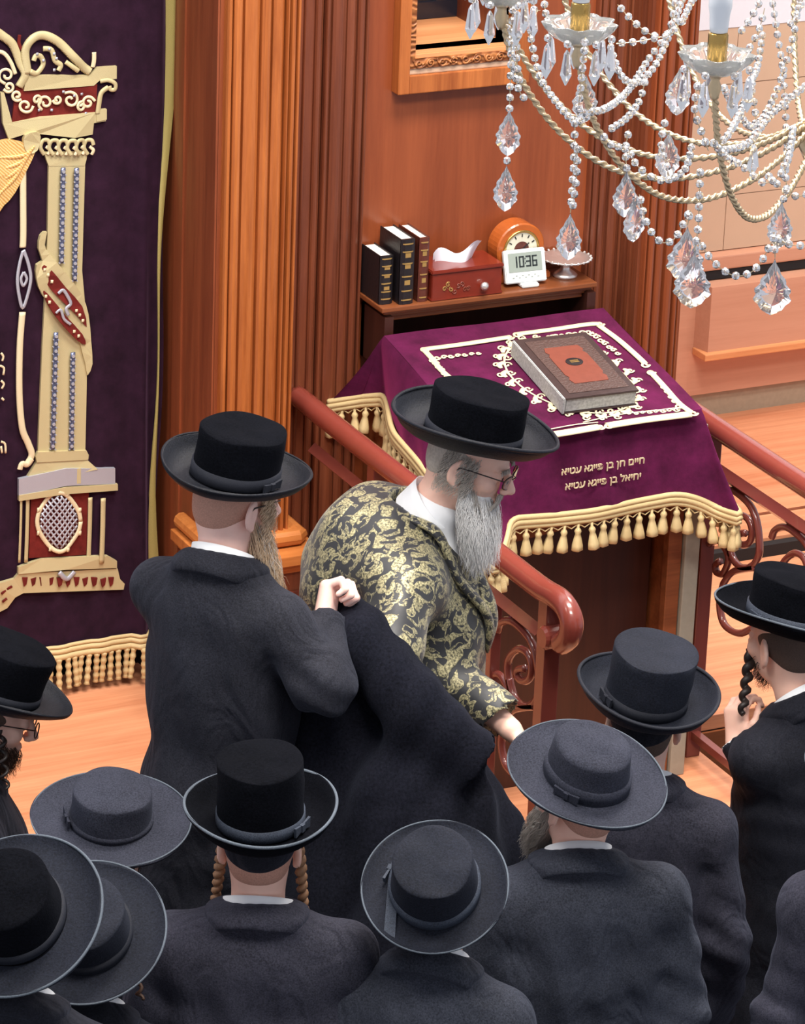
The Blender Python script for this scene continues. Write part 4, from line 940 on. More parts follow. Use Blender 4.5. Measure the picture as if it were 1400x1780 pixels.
# ================================================================ people: smooth surfaces from blended volumes
class Sdf:
    def __init__(s, h): s.h = h; s.ops = []; s.disp = None; s.cut = []; s.off = 0; s.box = None; s.round = None
    def _add(s, fn, lo, hi, k, sub): s.ops.append((fn, np.asarray(lo, float), np.asarray(hi, float), k, sub)); return s
    def cone(s, a, b_, ra, rb, k=.03, sc=None, sub=False):
        sc = np.asarray(sc if sc is not None else (1, 1, 1), float); a0, b0 = np.asarray(a, float), np.asarray(b_, float)
        A, B = a0/sc, b0/sc; BA = B-A; L2 = float(BA@BA)+1e-12; ms = float(sc.min())
        def fn(X, Y, Z):
            px, py, pz = X/sc[0]-A[0], Y/sc[1]-A[1], Z/sc[2]-A[2]
            t = np.clip((px*BA[0]+py*BA[1]+pz*BA[2])/L2, 0, 1)
            return (np.sqrt((px-t*BA[0])**2+(py-t*BA[1])**2+(pz-t*BA[2])**2)-(ra+(rb-ra)*t))*ms
        r = max(ra, rb)*sc
        return s._add(fn, np.minimum(a0, b0)-r, np.maximum(a0, b0)+r, k, sub)
    def ell(s, c, r, k=.02, R=None, sub=False):
        c = np.asarray(c, float); r = np.asarray(r, float); Rt = None if R is None else np.asarray(R).T
        def fn(X, Y, Z):
            x, y, z = X-c[0], Y-c[1], Z-c[2]
            if Rt is not None: x, y, z = (Rt[i, 0]*x+Rt[i, 1]*y+Rt[i, 2]*z for i in range(3))
            k0 = np.sqrt((x/r[0])**2+(y/r[1])**2+(z/r[2])**2)+1e-9; k1 = np.sqrt((x/r[0]**2)**2+(y/r[1]**2)**2+(z/r[2]**2)**2)+1e-9
            return k0*(k0-1)/k1
        m_ = np.full(3, r.max()) if R is not None else r
        return s._add(fn, c-m_, c+m_, k, sub)
    def plane(s, p, n):                              # remove everything on the side n points to
        s.cut.append((np.asarray(p, float), np.asarray(n, float)/np.linalg.norm(n))); return s
    def mesh(s, name):
        h = s.h; adds = [o for o in s.ops if not o[4]]
        lo = np.min([o[1] for o in adds], 0)-.03-3*h; hi = np.max([o[2] for o in adds], 0)+.03+3*h
        if s.box is not None: lo, hi = (np.asarray(v, float) for v in s.box)
        n = np.ceil((hi-lo)/h).astype(int)+1
        ax = [(lo[i]+np.arange(n[i])*h).astype(np.float32) for i in range(3)]
        F = np.full(n, .2, np.float32)
        for fn, a, b_, k, sub in s.ops:
            mg = max(k, .0)+3*h+.01
            i0 = np.maximum(0, np.floor((a-mg-lo)/h).astype(int)); i1 = np.minimum(n, np.ceil((b_+mg-lo)/h).astype(int)+1)
            if (i1 <= i0).any(): continue
            sl_ = tuple(slice(i0[i], i1[i]) for i in range(3))
            d_ = fn(ax[0][sl_[0]][:, None, None], ax[1][sl_[1]][None, :, None], ax[2][sl_[2]][None, None, :]).astype(np.float32)
            f = F[sl_]
            if sub: f = -f
            kk = max(k, 1e-4); hh_ = np.clip(.5+.5*(d_-f)/kk, 0, 1); f = d_*(1-hh_)+f*hh_-kk*hh_*(1-hh_)
            F[sl_] = -f if sub else f
        F -= s.off
        if s.round is not None:
            c_, r_ = s.round; F = np.maximum(F, (np.sqrt((ax[0][:, None, None]-c_[0])**2+(ax[1][None, :, None]-c_[1])**2)-r_).astype(np.float32))
        for p, nn in s.cut:
            d_ = ((ax[0]-p[0])*nn[0])[:, None, None]+((ax[1]-p[1])*nn[1])[None, :, None]+((ax[2]-p[2])*nn[2])[None, None, :]
            F = np.maximum(F, d_.astype(np.float32))
        if s.disp is not None:
            I = np.nonzero(np.abs(F) < .04); F[I] -= s.disp(ax[0][I[0]], ax[1][I[1]], ax[2][I[2]]).astype(np.float32)
        F[0], F[-1], F[:, 0], F[:, -1], F[:, :, 0], F[:, :, -1] = .2, .2, .2, .2, .2, .2
        V, Q = nets(F); return fast_mesh(name, V*h+lo, Q)
def nets(F):
    S = F < 0
    c = [S[i:S.shape[0]-1+i, j:S.shape[1]-1+j, k:S.shape[2]-1+k] for i in (0, 1) for j in (0, 1) for k in (0, 1)]
    anyv = c[0].copy(); allv = c[0].copy()
    for q_ in c[1:]: anyv |= q_; allv &= q_
    act = anyv & ~allv; I = np.argwhere(act); ids = np.full(act.shape, -1, np.int32); ids[act] = np.arange(len(I))
    acc = np.zeros((len(I), 3)); cnt = np.zeros(len(I))
    offs = [(i, j, k) for i in (0, 1) for j in (0, 1) for k in (0, 1)]
    for a in range(8):
        for b_ in range(a+1, 8):
            oa, ob = np.array(offs[a]), np.array(offs[b_])
            if np.abs(oa-ob).sum() != 1: continue
            A, B = I+oa, I+ob; fa, fb_ = F[A[:, 0], A[:, 1], A[:, 2]], F[B[:, 0], B[:, 1], B[:, 2]]
            x = (fa < 0) != (fb_ < 0); t = np.where(x, fa/np.where(x, fa-fb_, 1), 0)
            acc += np.where(x[:, None], oa+t[:, None]*(ob-oa), 0); cnt += x
    V = I+acc/cnt[:, None]; Q = []
    for axi in range(3):
        o1, o2 = (axi+1) % 3, (axi+2) % 3
        s0 = [slice(None)]*3; s1 = [slice(None)]*3; s0[axi] = slice(0, -1); s1[axi] = slice(1, None)
        X = S[tuple(s0)] != S[tuple(s1)]; J = np.argwhere(X)
        J = J[(J[:, o1] > 0) & (J[:, o2] > 0) & (J[:, o1] < S.shape[o1]-1) & (J[:, o2] < S.shape[o2]-1)]
        inside = S[J[:, 0], J[:, 1], J[:, 2]]
        def cid(d1, d2): K = J.copy(); K[:, o1] += d1; K[:, o2] += d2; return ids[K[:, 0], K[:, 1], K[:, 2]]
        q_ = np.stack([cid(-1, -1), cid(0, -1), cid(0, 0), cid(-1, 0)], 1); q_[~inside] = q_[~inside][:, ::-1]; Q.append(q_)
    return V, np.concatenate(Q)
def strands_mesh(name, P, rad):
    """P: (n strands, m points, 3) -> three-sided tapering hairs in one mesh"""
    P = np.asarray(P, float); n, m_, _ = P.shape; T = np.gradient(P, axis=1); T /= np.linalg.norm(T, axis=2)[..., None]+1e-9
    ref = np.array([.31, .87, .39]); A = np.cross(T, ref); A /= np.linalg.norm(A, axis=2)[..., None]+1e-9; B = np.cross(T, A)
    tp_ = np.linspace(1, .25, m_)[None, :, None]*rad
    V = np.stack([P+tp_*(math.cos(2*PI*k/3)*A+math.sin(2*PI*k/3)*B) for k in range(3)], 2)   # n,m,3,3
    idx = np.arange(n*m_*3).reshape(n, m_, 3); F = []
    for k in range(3):
        k2 = (k+1) % 3; F.append(np.stack([idx[:, :-1, k], idx[:, :-1, k2], idx[:, 1:, k2], idx[:, 1:, k]], -1).reshape(-1, 4))
    return fast_mesh(name, V.reshape(-1, 3), np.concatenate(F))
def rotm(pitch=0, yaw=0, roll=0):                      # nod down, turn to the wearer's right, tilt to the right; degrees
    return np.array(Matrix.Rotation(math.radians(-yaw), 3, 'Z') @ Matrix.Rotation(math.radians(-pitch), 3, 'X') @ Matrix.Rotation(math.radians(roll), 3, 'Y'))
def ringlet(p0, p1, r_h, turns, rt, n=90):
    p0, p1 = np.asarray(p0, float), np.asarray(p1, float); ax_ = p1-p0; t = np.linspace(0, 1, n); ax_n = ax_/np.linalg.norm(ax_)
    a = np.cross(ax_n, (0, 1, .2)); a /= np.linalg.norm(a); b_ = np.cross(ax_n, a)
    P = p0+t[:, None]*ax_+r_h*np.minimum(1, t*5)[:, None]*(np.cos(t*turns*2*PI)[:, None]*a+np.sin(t*turns*2*PI)[:, None]*b_)
    return MB().tube(P, rt*(1-.4*t), 7)

def hand_sdf(s, wrist, d, nrm, side, curl, spread=.02, thumb=.5, size=1.0):
    """palm from the wrist along d, palm facing nrm; side +1 right hand; curl: bend of each finger joint in degrees"""
    d = np.asarray(d, float); d /= np.linalg.norm(d); nrm = np.asarray(nrm, float); nrm -= d*(d@nrm); nrm /= np.linalg.norm(nrm)
    lat = np.cross(d, nrm)*side                      # towards the thumb
    w = np.asarray(wrist, float); z = size
    for l_, r_ in ((.026, .0155), (.008, .016), (-.010, .0155), (-.027, .0135)): s.cone(w+lat*l_*.55*z, w+d*.082*z+lat*l_*z, .019*z, r_*z, .012)
    lens = (.040, .045, .042, .033); ang = 0
    for i_, (l_, off) in enumerate(zip(lens, (.028, .009, -.010, -.028))):
        p = w+d*.084*z+lat*off*z; a = 0.0; cu = curl[i_] if isinstance(curl, (list, tuple)) else curl
        for j, f_ in enumerate((1.0, .68, .52)):
            a += math.radians(cu*(1.0 if j else .85)); v = d*math.cos(a)+nrm*math.sin(a)+lat*spread*(1.5-i_)
            v /= np.linalg.norm(v); p2 = p+v*l_*f_*z; r0 = (.0096-.0012*j)*z; s.cone(p, p2, r0, r0*.9, .003); p = p2
    p = w+d*.022*z+lat*.026*z; v0 = d*.75+lat*.75+nrm*.25; v1 = d*.85+lat*(.35-thumb)+nrm*(.3+thumb*.8); v2 = d*.55-lat*(thumb*.9)+nrm*(.35+thumb*.4)
    for v, l_, r_ in ((v0, .040, .0135), (v1, .033, .0105), (v2, .028, .0092)):
        v = v/np.linalg.norm(v); p2 = p+v*l_*z; s.cone(p, p2, r_*z, r_*.9*z, .006); p = p2

def make_hat(par, c, R, spec):
    """crown and brim in one mesh; ribbon, bow and edge binding hang under it. c, R in the person's frame"""
    br, crh, rb, rt, dome, curl_ = spec['brim'], spec['crown'], spec.get('rb', .094), spec.get('rt', .090), spec.get('dome', .012), spec.get('curl', .018)
    seg_ = 72; prof_ = []
    # underside of the brim, edge, brim top, crown side, crown top
    for t in np.linspace(0, 1, 7): prof_.append((rb-.006+(br-rb+.006)*t, -.006+curl_*t**4))
    prof_.append((br+.003, curl_)); prof_.append((br+.001, curl_+.005))
    for t in np.linspace(1, 0, 8): prof_.append((rb+.004+(br-.002-rb-.004)*t, .001+(curl_+.002)*t**4))
    for t in np.linspace(0, 1, 7): prof_.append((rb+(rt-rb)*t, .004+(crh-dome-.004)*t))
    ed = spec.get('edge', .02)
    for t in np.linspace(.15, 1, 6): prof_.append((rt-ed*(1-math.cos(t*PI/2)), crh-dome+dome*.55*math.sin(t*PI/2)))
    for t in np.linspace(.15, .999, 8): prof_.append(((rt-ed)*(1-t), crh-dome+dome*(.55+.45*math.sin(t*PI/2))-spec.get('dent', 0)*math.sin(t*PI/2)))
    V = []; ov = spec.get('oval', .07); wave = spec.get('wave', .006)
    for i_, (r, z) in enumerate(prof_):
        for k in range(seg_):
            t = 2*PI*k/seg_; f = max(0, (r-rb)/(br-rb)) if i_ < 17 else 0
            x, y = r*math.cos(t)*(1-ov), r*math.sin(t)*(1+ov); zz = z+f*f*(spec.get('side', .012)*math.cos(t)**2-spec.get('front', .004)*math.sin(t))+f*wave*math.sin(2*t+spec.get('ph', 0))
            if spec.get('pinch') and i_ >= 17 and z > crh*.55: 
                w_ = (z-crh*.55)/(crh*.45); x *= 1-.16*w_*max(0, math.sin(t)); 
            pw = min(1, r/.05); rp = 1+.010*math.sin(3*t+7*z*10+br*300)+.006*math.sin(5*t-40*z+br*100); V.append(R @ np.array([x*rp, y*rp, zz+.0018*pw*pw*math.sin(4*t+br*200+i_*.3)])+c)
    n = len(prof_); idx = np.arange(n*seg_).reshape(n, seg_); nx = np.roll(idx, -1, 1)
    Fq = np.stack([idx[:-1], nx[:-1], nx[1:], idx[1:]], -1).reshape(-1, 4)
    me = fast_mesh('hat', np.array(V), Fq); me.materials.append(M[spec.get('mat', 'hat_plush')])
    if spec.get('brim_mat'):
        me.materials.append(M[spec['brim_mat']]); mi = np.zeros(len(Fq), np.int32); mi[:16*seg_] = 1; me.polygons.foreach_set('material_index', mi)
    hat = link_local('hat', me, None, par, smooth=True)
    # inner lining closes the hat over the head
    lp = np.array([[R @ np.array([(rb-.004)*math.cos(2*PI*k/32)*(1-ov), (rb-.004)*math.sin(2*PI*k/32)*(1+ov), .02+.03*j])+c for k in range(32)] for j in range(2)])
    bh = spec.get('band', .028); bb = MB(); g = []
    for (r, z) in ((rb+.0005, .004), (rb+.0035, .006), (rb+.0035-.0006, .004+bh), (rb-.003, .006+bh)):
        g.append([R @ np.array([r*math.cos(2*PI*k/64)*(1-ov), r*math.sin(2*PI*k/64)*(1+ov), z])+c for k in range(64)])
    bb.grid(np.array(g), True); me = bb.mesh('hat_band'); link_local('hat_band', me, spec.get('band_mat', 'ribbon'), hat, smooth=True)
    # brim edge binding
    eb = MB(); P = []
    for k in range(97):
        t = 2*PI*k/96; r = br+.002; zz = curl_+.003+(spec.get('side', .012)*math.cos(t)**2-spec.get('front', .004)*math.sin(t))+wave*math.sin(2*t+spec.get('ph', 0))
        P.append(R @ np.array([r*math.cos(t)*(1-ov), r*math.sin(t)*(1+ov), zz])+c)
    eb.tube(P, spec.get('bind', .003), 6, cap=False); link_local('brim_binding', eb.mesh('binding'), spec.get('bind_mat', 'binding'), hat, smooth=True)
    ba = math.radians(spec.get('bow', 180)); bw = MB()       # flat bow on the wearer's left by default
    tc = np.array([math.cos(ba)*(1-ov), math.sin(ba)*(1+ov), 0]); tn = np.array([-math.sin(ba), math.cos(ba), 0])
    def bp(u, z, o_=.006): return R @ (tc*(rb+o_)+tn*u+np.array([0, 0, z]))+c
    for s_ in (-1, 1):
        bw.hexa([bp(0, .010), bp(s_*.030, .006), bp(s_*.032, .028), bp(0, .022), bp(0, .010, .010), bp(s_*.030, .006, .012), bp(s_*.032, .028, .012), bp(0, .022, .010)])
    bw.hexa([bp(-.006, .008, .005), bp(.006, .008, .005), bp(.006, .024, .005), bp(-.006, .024, .005), bp(-.006, .008, .014), bp(.006, .008, .014), bp(.006, .024, .014), bp(-.006, .024, .014)])
    me = bw.mesh('bow'); bm = bmesh.new(); bm.from_mesh(me); bmesh.ops.recalc_face_normals(bm, faces=bm.faces); bm.to_mesh(me); bm.free(); link_local('bow', me, spec.get('band_mat', 'ribbon'), hat)
    return hat

class Person: pass
def person(label, hat_px, hz, floor, face, hat, suit='suit_black', lean=.04, head=(0, 0, 0), hat_tilt=(-4, 0, 0), skin='skin', hh=.0065, arms=None, hair='stubble', wide=1.0,
           sidelocks=None, lock_mat='hair_brown', skullcap=False, coat=True, hands=None, dressed=True, lean_side=0.0, sleeve=1.0, shrug=.0):
    """face = (right, away) parts of the direction the person faces, as seen by the camera; hat_px = middle of the hat brim"""
    pr = Person()
    hv = RIGHT*face[0]+AWAY*face[1]; hv /= np.linalg.norm(hv); rz = math.atan2(-hv[0], hv[1])
    Rz = np.array(Matrix.Rotation(rz, 3, 'Z'))
    bw_ = onZ(hat_px[0], hat_px[1], hz); H = hz-floor               # brim height over the floor
    HR = rotm(*head); Hc = np.array([lean_side, lean, H-.052]); HatR = HR @ rotm(*hat_tilt); hatc = Hc+HR @ np.array([0, -.014, .056])
    root = bw_-Rz @ hatc; root[2] = floor
    ro = empty('person', tuple(root), rot=(0, 0, rz)); tag(ro, label, 'person')
    pr.root, pr.Rz, pr.pos = ro, Rz, root; pr.Hc, pr.HR = Hc, HR
    L = lambda p: Rz.T @ (np.asarray(p, float)-root)                # world -> person's frame
    pr.L = L
    nb = np.array([lean_side*.8, lean*.55-.035, H-.215]); shz = H-.275
    S = {s_: np.array([s_*.172*wide+lean_side*.8, lean*.5-.035, shz+shrug]) for s_ in (-1, 1)}
    chest = np.array([lean_side*.6, lean*.4-.01, H-.42]); waist = np.array([lean_side*.3, lean*.15, H-.66]); hip = np.array([0, 0, H-.78])
    A = {s_: (np.array([s_*.235*wide+lean_side*.5, lean*.4-.06, shz-.29]), np.array([s_*.215*wide+lean_side*.3, lean*.3+.05, shz-.53])) for s_ in (-1, 1)}
    for s_, (e_, w_) in (arms or {}).items(): A[s_] = (L(e_), L(w_))
    pr.S, pr.A, pr.nb = S, A, nb
    b_ = Sdf(hh); q = lambda v: Hc+HR @ np.asarray(v, float)
    b_.ell(q((0, -.012, .035)), (.075, .094, .084), .02, HR); b_.ell(q((0, .022, -.048)), (.056, .066, .072), .03, HR); b_.ell(q((0, -.045, -.03)), (.058, .05, .06), .03, HR)
    b_.cone(q((-.013, .076, -.106)), q((.013, .076, -.106)), .016, .016, .02)
    b_.ell(q((0, .076, .017)), (.046, .016, .011), .012, HR)
    for s_ in (-1, 1):
        b_.ell(q((s_*.040, .058, -.026)), (.024, .026, .024), .018, HR)
        b_.ell(q((s_*.031, .099, .001)), (.017, .016, .0115), .006, HR, True); b_.ell(q((s_*.031, .0805, .0)), (.0125, .0125, .0115), .003, HR)
        er = HR @ rotm(8, s_*-22, 0); b_.ell(q((s_*.080, -.010, -.012)), (.0085, .021, .034), .008, er); b_.ell(q((s_*.088, -.006, -.008)), (.005, .012, .021), .006, er, True); b_.ell(q((s_*.077, -.004, -.044)), (.006, .009, .010), .006, er)
    b_.cone(q((0, .088, .012)), q((0, .112, -.030)), .0085, .0125, .010); b_.ell(q((0, .116, -.035)), (.012, .012, .010), .006, HR)
    for s_ in (-1, 1): b_.ell(q((s_*.012, .103, -.040)), (.0085, .011, .008), .006, HR)
    b_.ell(q((0, .088, -.066)), (.022, .011, .005), .005, HR); b_.ell(q((0, .087, -.077)), (.019, .011, .006), .005, HR)
    b_.cone(q((0, -.022, -.06)), nb+np.array([0, -.005, -.02]), .056, .060, .025)
    b_.cone(nb-np.array([0, 0, .05]), chest, .06, .115, .04, (1.15, .85, 1)); b_.cone(chest, waist, .125, .115, .05, (1.15, .85, 1)); b_.cone(waist, hip, .115, .125, .05, (1.15, .9, 1))
    for s_ in (-1, 1):
        b_.cone(nb+np.array([0, -.01, -.075]), S[s_]*.92+nb*.08-np.array([0, 0, .045]), .045, .042, .03)
        e_, w_ = A[s_]; b_.cone(S[s_]-np.array([0, 0, .02]), e_, .050, .040, .03); b_.cone(e_, w_, .040, .027, .02)
        kn = np.array([s_*.10, .02, .47*H/1.66]); an = np.array([s_*.10, -.02, .09]); b_.cone(hip+np.array([s_*.08, 0, -.02]), kn, .080, .052, .04); b_.cone(kn, an, .050, .036, .03); b_.cone(an-np.array([0, .03, .05]), an+np.array([0, .13, -.06]), .030, .028, .02)
        hd = (hands or {}).get(s_)
        if hd: hand_sdf(b_, w_, Rz.T @ np.asarray(hd['d'], float), Rz.T @ np.asarray(hd['n'], float), s_, hd.get('curl', 25), hd.get('spread', .02), hd.get('thumb', .5), hd.get('size', 1))
        else: hand_sdf(b_, w_, (w_-e_)+np.array([0, .03, 0]), (-s_, .2, 0), s_, 24)
    me = b_.mesh('body'); link_local('body', me, skin, ro, smooth=True)
    # cropped hair at the back of the head
    if hair:
        hs = Sdf(.005); hs.ell(q((0, -.018, .022)), (.0775, .089, .075), .02, HR); hs.ell(q((0, -.050, -.028)), (.0595, .0505, .050), .03, HR); hs.plane(q((0, .02, -.05)), HR @ np.array([0, .82, -.57])); hs.plane(q((0, .045, 0)), HR @ np.array([0, 1, 0]))
        link_local('hair', hs.mesh('hair'), hair, ro, smooth=True)
    if skullcap:
        hs = Sdf(.006); hs.ell(q((0, -.028, .030)), (.0785, .094, .088), .02, HR); hs.plane(q((0, -.06, -.036)), HR @ np.array([0, .6, -.8])); link_local('skullcap', hs.mesh('skullcap'), 'suit_deep', ro, smooth=True)
    if sidelocks:
        for s_, (ln, rh, turns, rt_) in sidelocks.items():
            p0 = q((s_*.080, .022, -.005)); link_local('sidelock', ringlet(p0, p0+np.array([s_*.018, .008, -ln]), rh, turns, rt_).mesh('sidelock'), lock_mat, ro, smooth=True)
    make_hat(ro, hatc, HatR, hat)
    # trousers and shoes
    ts = Sdf(.014)
    for s_ in (-1, 1):
        kn = np.array([s_*.10, .02, .47*H/1.66]); an = np.array([s_*.10, -.02, .07]); ts.cone(hip+np.array([s_*.08, 0, 0]), kn, .10, .075, .03); ts.cone(kn, an, .075, .06, .03)
    link_local('trousers', ts.mesh('trousers'), 'suit_deep', ro, smooth=True)
    for s_ in (-1, 1):
        ss = Sdf(.009); ss.cone((s_*.10, -.06, .045), (s_*.105, .14, .036), .046, .040, .02); ss.cone((s_*.10, -.04, .05), (s_*.10, -.03, .10), .045, .042, .02); ss.plane((0, 0, .003), (0, 0, -1)); link_local('shoe', ss.mesh('shoe'), 'shoe', ro, smooth=True)
    # white collar and coat collar, both wrapped round the neck
    nk = q((0, -.022, -.06)); axn = (nk-nb); axn = axn/np.linalg.norm(axn); axn = axn+np.array([0, .10, 0]); axn /= np.linalg.norm(axn)
    ca = np.array([1., 0, 0]); ca -= axn*(ca@axn); ca /= np.linalg.norm(ca); cb_ = np.cross(axn, ca)
    if dressed:
        g = []
        for (r, z) in ((.077, -.02), (.0745, .026), (.0735, .050), (.0715, .050), (.069, .0)):
            g.append([nb+axn*(z+.002-.016*math.sin(2*PI*k/48))+r*(math.cos(2*PI*k/48)*ca*1.02+math.sin(2*PI*k/48)*cb_) for k in range(48)])
        cbm = MB(); cbm.grid(np.array(g), True); link_local('shirt_collar', cbm.mesh('collar'), 'shirt', ro, smooth=True)
    if coat:
        c = Sdf(.008)
        c.cone(S[-1]*.86+nb*.14-(0, 0, .045), S[1]*.86+nb*.14-(0, 0, .045), .066, .066, .04, (1, 1.15, 1))
        for s_ in (-1, 1):
            c.cone(nb+np.array([0, -.012, -.036]), S[s_]+np.array([0, 0, -.016]), .076, .056, .04)
            e_, w_ = A[s_]; c.cone(S[s_]-np.array([0, 0, .018]), e_, .064, .060*sleeve, .04); c.cone(e_, w_, .060*sleeve, .047*sleeve, .025)
        nring = 14; ra_ = [nb+axn*(.018-.016*math.sin(t))+(.080*math.cos(t)*ca*1.02+.080*math.sin(t)*cb_) for t in np.linspace(math.radians(-215), math.radians(35), nring)]
        for p_, p2_ in zip(ra_[:-1], ra_[1:]): c.cone(p_, p2_, .0085, .0085, .012); c.cone(p_-axn*.03+(p_-nb)*.12, p2_-axn*.03+(p2_-nb)*.12, .016, .016, .02)
        c.ell(nb+np.array([0, -.030, -.075]), (.125, .085, .055), .05)
        c.ell(chest+np.array([0, -.012, .03]), (.180*wide, .130, .22), .05); c.ell(chest+np.array([0, .0, -.08]), (.185*wide, .14, .20), .05); c.cone(chest, hip, .145, .150, .05, (1.18*wide, .95, 1)); c.cone(hip, np.array([0, 0, .30]), .160, .200, .06, (1.15, 1, 1))
        for s_ in (-1, 1):                            # sleeve ends are cut square
            e_, w_ = A[s_]; dv = (w_-e_)/np.linalg.norm(w_-e_)
            c.cone(w_+dv*(.0+.062*sleeve), w_+dv*.30, .062*sleeve, .07*sleeve, .001, sub=True)
        ph = rng.uniform(0, 6, 6)
        def disp(X, Y, Z):
            d_ = .0095*np.sin(24*X+5*np.sin(3.1*Z+ph[0])+ph[1])*np.clip((H-.45-Z)*3, 0, 1)
            d_ = d_+.0055*np.sin(38*X+13*Z+4*np.sin(7*X+ph[2])+ph[3])+.0025*np.sin(23*Y-27*Z+3*np.sin(9*Z+ph[4]))
            for s_ in (-1, 1):
                e_, w_ = A[s_]; r2 = (X-e_[0])**2+(Y-e_[1])**2+(Z-e_[2])**2; d_ = d_+.006*np.exp(-r2/.012)*np.sin(75*Z+40*X+30*Y+ph[5])
                s0 = S[s_]; r2 = (X-s0[0])**2+(Y-s0[1])**2+(Z-s0[2]+.12)**2; d_ = d_+.004*np.exp(-r2/.012)*np.sin(50*X+45*Z+35*Y)
            return d_*np.clip((nb[2]-.02-Z)/.14, .12, 1)
        c.disp = disp; c.ops += [o_ for o_ in ()]
        neckhole = Sdf(1); neckhole.cone(nb+axn*.058, nb+axn*.25, .0715, .076, .004, sub=True); c.ops += neckhole.ops
        link_local('coat', c.mesh('coat'), suit, ro, smooth=True)
        k_ = Sdf(.006); k_.ops = list(c.ops); k_.off = .006; k_.disp = disp; k_.box = (nb-np.array([.14, .14, .09]), nb+np.array([.14, .14, .10]))
        k_.plane(nb-axn*.034, -(axn+np.array([0, .35, 0]))); k_.round = (nb, .112)
        link_local('coat_collar', k_.mesh('coat_collar'), suit, ro, smooth=True)
    return pr
def jaw_beard(pr, n, length, rad, mt, mt2=None, spread=82, fwd=.02, flow=(0, .02, -1), wav=.006, top=-.03, name='beard', core=True, narrow=.6, seed=1, umin=-1, umax=1):
    """hairs rooted along the jaw, in the person's frame"""
    g = np.random.default_rng(seed); q = lambda v: pr.Hc+(pr.HR @ np.asarray(v, float).T).T
    u = g.uniform(umin, umax, n); v = g.uniform(0, 1, n)**.8
    az = np.radians(spread)*u; el = np.radians(-8-58*v)
    c = np.array([0, .016, -.048]); rr = np.array([.060, .068, .068])
    N = np.stack([np.sin(az)*np.cos(el), np.cos(az)*np.cos(el), np.sin(el)], 1)
    root = c+N*rr+np.stack([np.zeros(n), np.zeros(n), np.where(np.abs(u) > .6, (np.abs(u)-.6)*.09, 0)], 1)
    root = q(root); Nw = (pr.HR @ N.T).T; m_ = 9; t = np.linspace(0, 1, m_)
    ln = length*(.55+.45*g.uniform(0, 1, n))*(1-.35*np.abs(u)); fl = np.asarray(flow, float); fl = fl/np.linalg.norm(fl)
    mid = q(np.array([0, .075, -.11]))
    P = root[:, None, :]+Nw[:, None, :]*(fwd*np.sin(t*PI/2)*.9)[None, :, None]+fl[None, None, :]*(ln[:, None]*t[None, :]**1.25)[..., None]
    pull = (mid+fl*length-root)*narrow; pull -= fl[None, :]*(pull@fl)[:, None]
    P += pull[:, None, :]*(t**1.8)[None, :, None]*.55
    ph = g.uniform(0, 6.28, (n, 3)); P += wav*np.sin(ph[:, None, :]+t[None, :, None]*g.uniform(4, 10, (n, 1, 1)))*t[None, :, None]
    o = link_local(name, strands_mesh(name, P, rad), mt, pr.root); o.data.shade_smooth()
    if core:
        s = Sdf(.006); a = q(np.array([0, .05, -.085]))
        e = a+fl*length*.62; s.cone(a, e, .043, .016, .02, (1.0, .8, 1)); s.ell(q(np.array([0, .022, -.062])), (.057, .062, .050), .02, pr.HR)
        s.plane(q(np.array([0, .0, -.045])), pr.HR @ np.array([0, -.35, 1.0])); s.plane(q(np.array([0, -.012, 0])), pr.HR @ np.array([0, -1, 0]))
        o2 = link_local('beard_core', s.mesh('beard_core'), mt2 or mt, o, smooth=True)
    return o
LOW = -.5
def hat(brim, crown, **k): return dict(brim=brim, crown=crown, **k)
PL = dict(mat='hat_plush', brim_mat='hat_satin')
# ---------------------------------------------------------------- the man in the gold brocade robe
RD = 6500/735.0
def RP(px, py, dd=0.0): return onD(px, py, RD+dd)
reb = person('bearded man in a gold brocade robe and spectacles, in profile by the lectern', (822, 762), 1.66, 0, (.95, -.18),
             hat(.186, .118, rb=.108, rt=.108, edge=.022, dome=.008, dent=.006, curl=.030, side=.014, band=.022, band_mat='ribbon_dk', bind_mat='hat_satin', bind=.005, **PL), lean=.17, head=(17, 4, 0), hat_tilt=(-8, 0, -3),
             arms={1: (RP(680, 1140, -.20), RP(738, 1212, -.28)), -1: (RP(776, 1170, .08), RP(888, 1268, .0))}, hair='hair_grey', coat=False, hh=.0045, skin='skin',
             hands={1: dict(d=-UP*.9-AWAY*.3, n=AWAY, curl=60), -1: dict(d=RIGHT*.62-UP*.7, n=-RIGHT*.5-UP*.5, curl=22)}, dressed=True)
q = lambda v: reb.Hc+reb.HR @ np.asarray(v, float)
jaw_beard(reb, 4200, .175, .0009, 'hair_white', 'hair_white', flow=(0, .0, -1), wav=.010, fwd=.022, narrow=.30, seed=3, spread=100)
jaw_beard(reb, 500, .12, .0008, 'hair_grey', flow=(0, .14, -1), wav=.006, name='beard_grey_streak', core=False, seed=4)
# moustache and brows
g = np.random.default_rng(5); n = 420; t = np.linspace(0, 1, 6); P = []
for i in range(n):
    s_ = 1 if i % 2 else -1; x0 = g.uniform(.002, .022); r0 = np.array([s_*x0, .100-.25*x0+g.uniform(-.002, .003), -.053+g.uniform(-.004, .006)])
    P.append([q(r0+np.array([s_*.020*tt, .010*math.sin(tt*2)-.012*tt, -.030*tt**1.3])) for tt in t])
link_local('moustache', strands_mesh('moustache', P, .0009), 'hair_grey', reb.root)
P = []
for i in range(160):
    s_ = 1 if i % 2 else -1; x0 = g.uniform(.012, .046); r0 = np.array([s_*x0, .094-(x0-.02)*.35, .020+g.uniform(-.003, .003)])
    P.append([q(r0+np.array([s_*.014*tt, .006*tt, .004*math.sin(tt*3)-.004*tt])) for tt in t])
link_local('eyebrows', strands_mesh('eyebrows', P, .0007), 'hair_grey', reb.root)
P = []
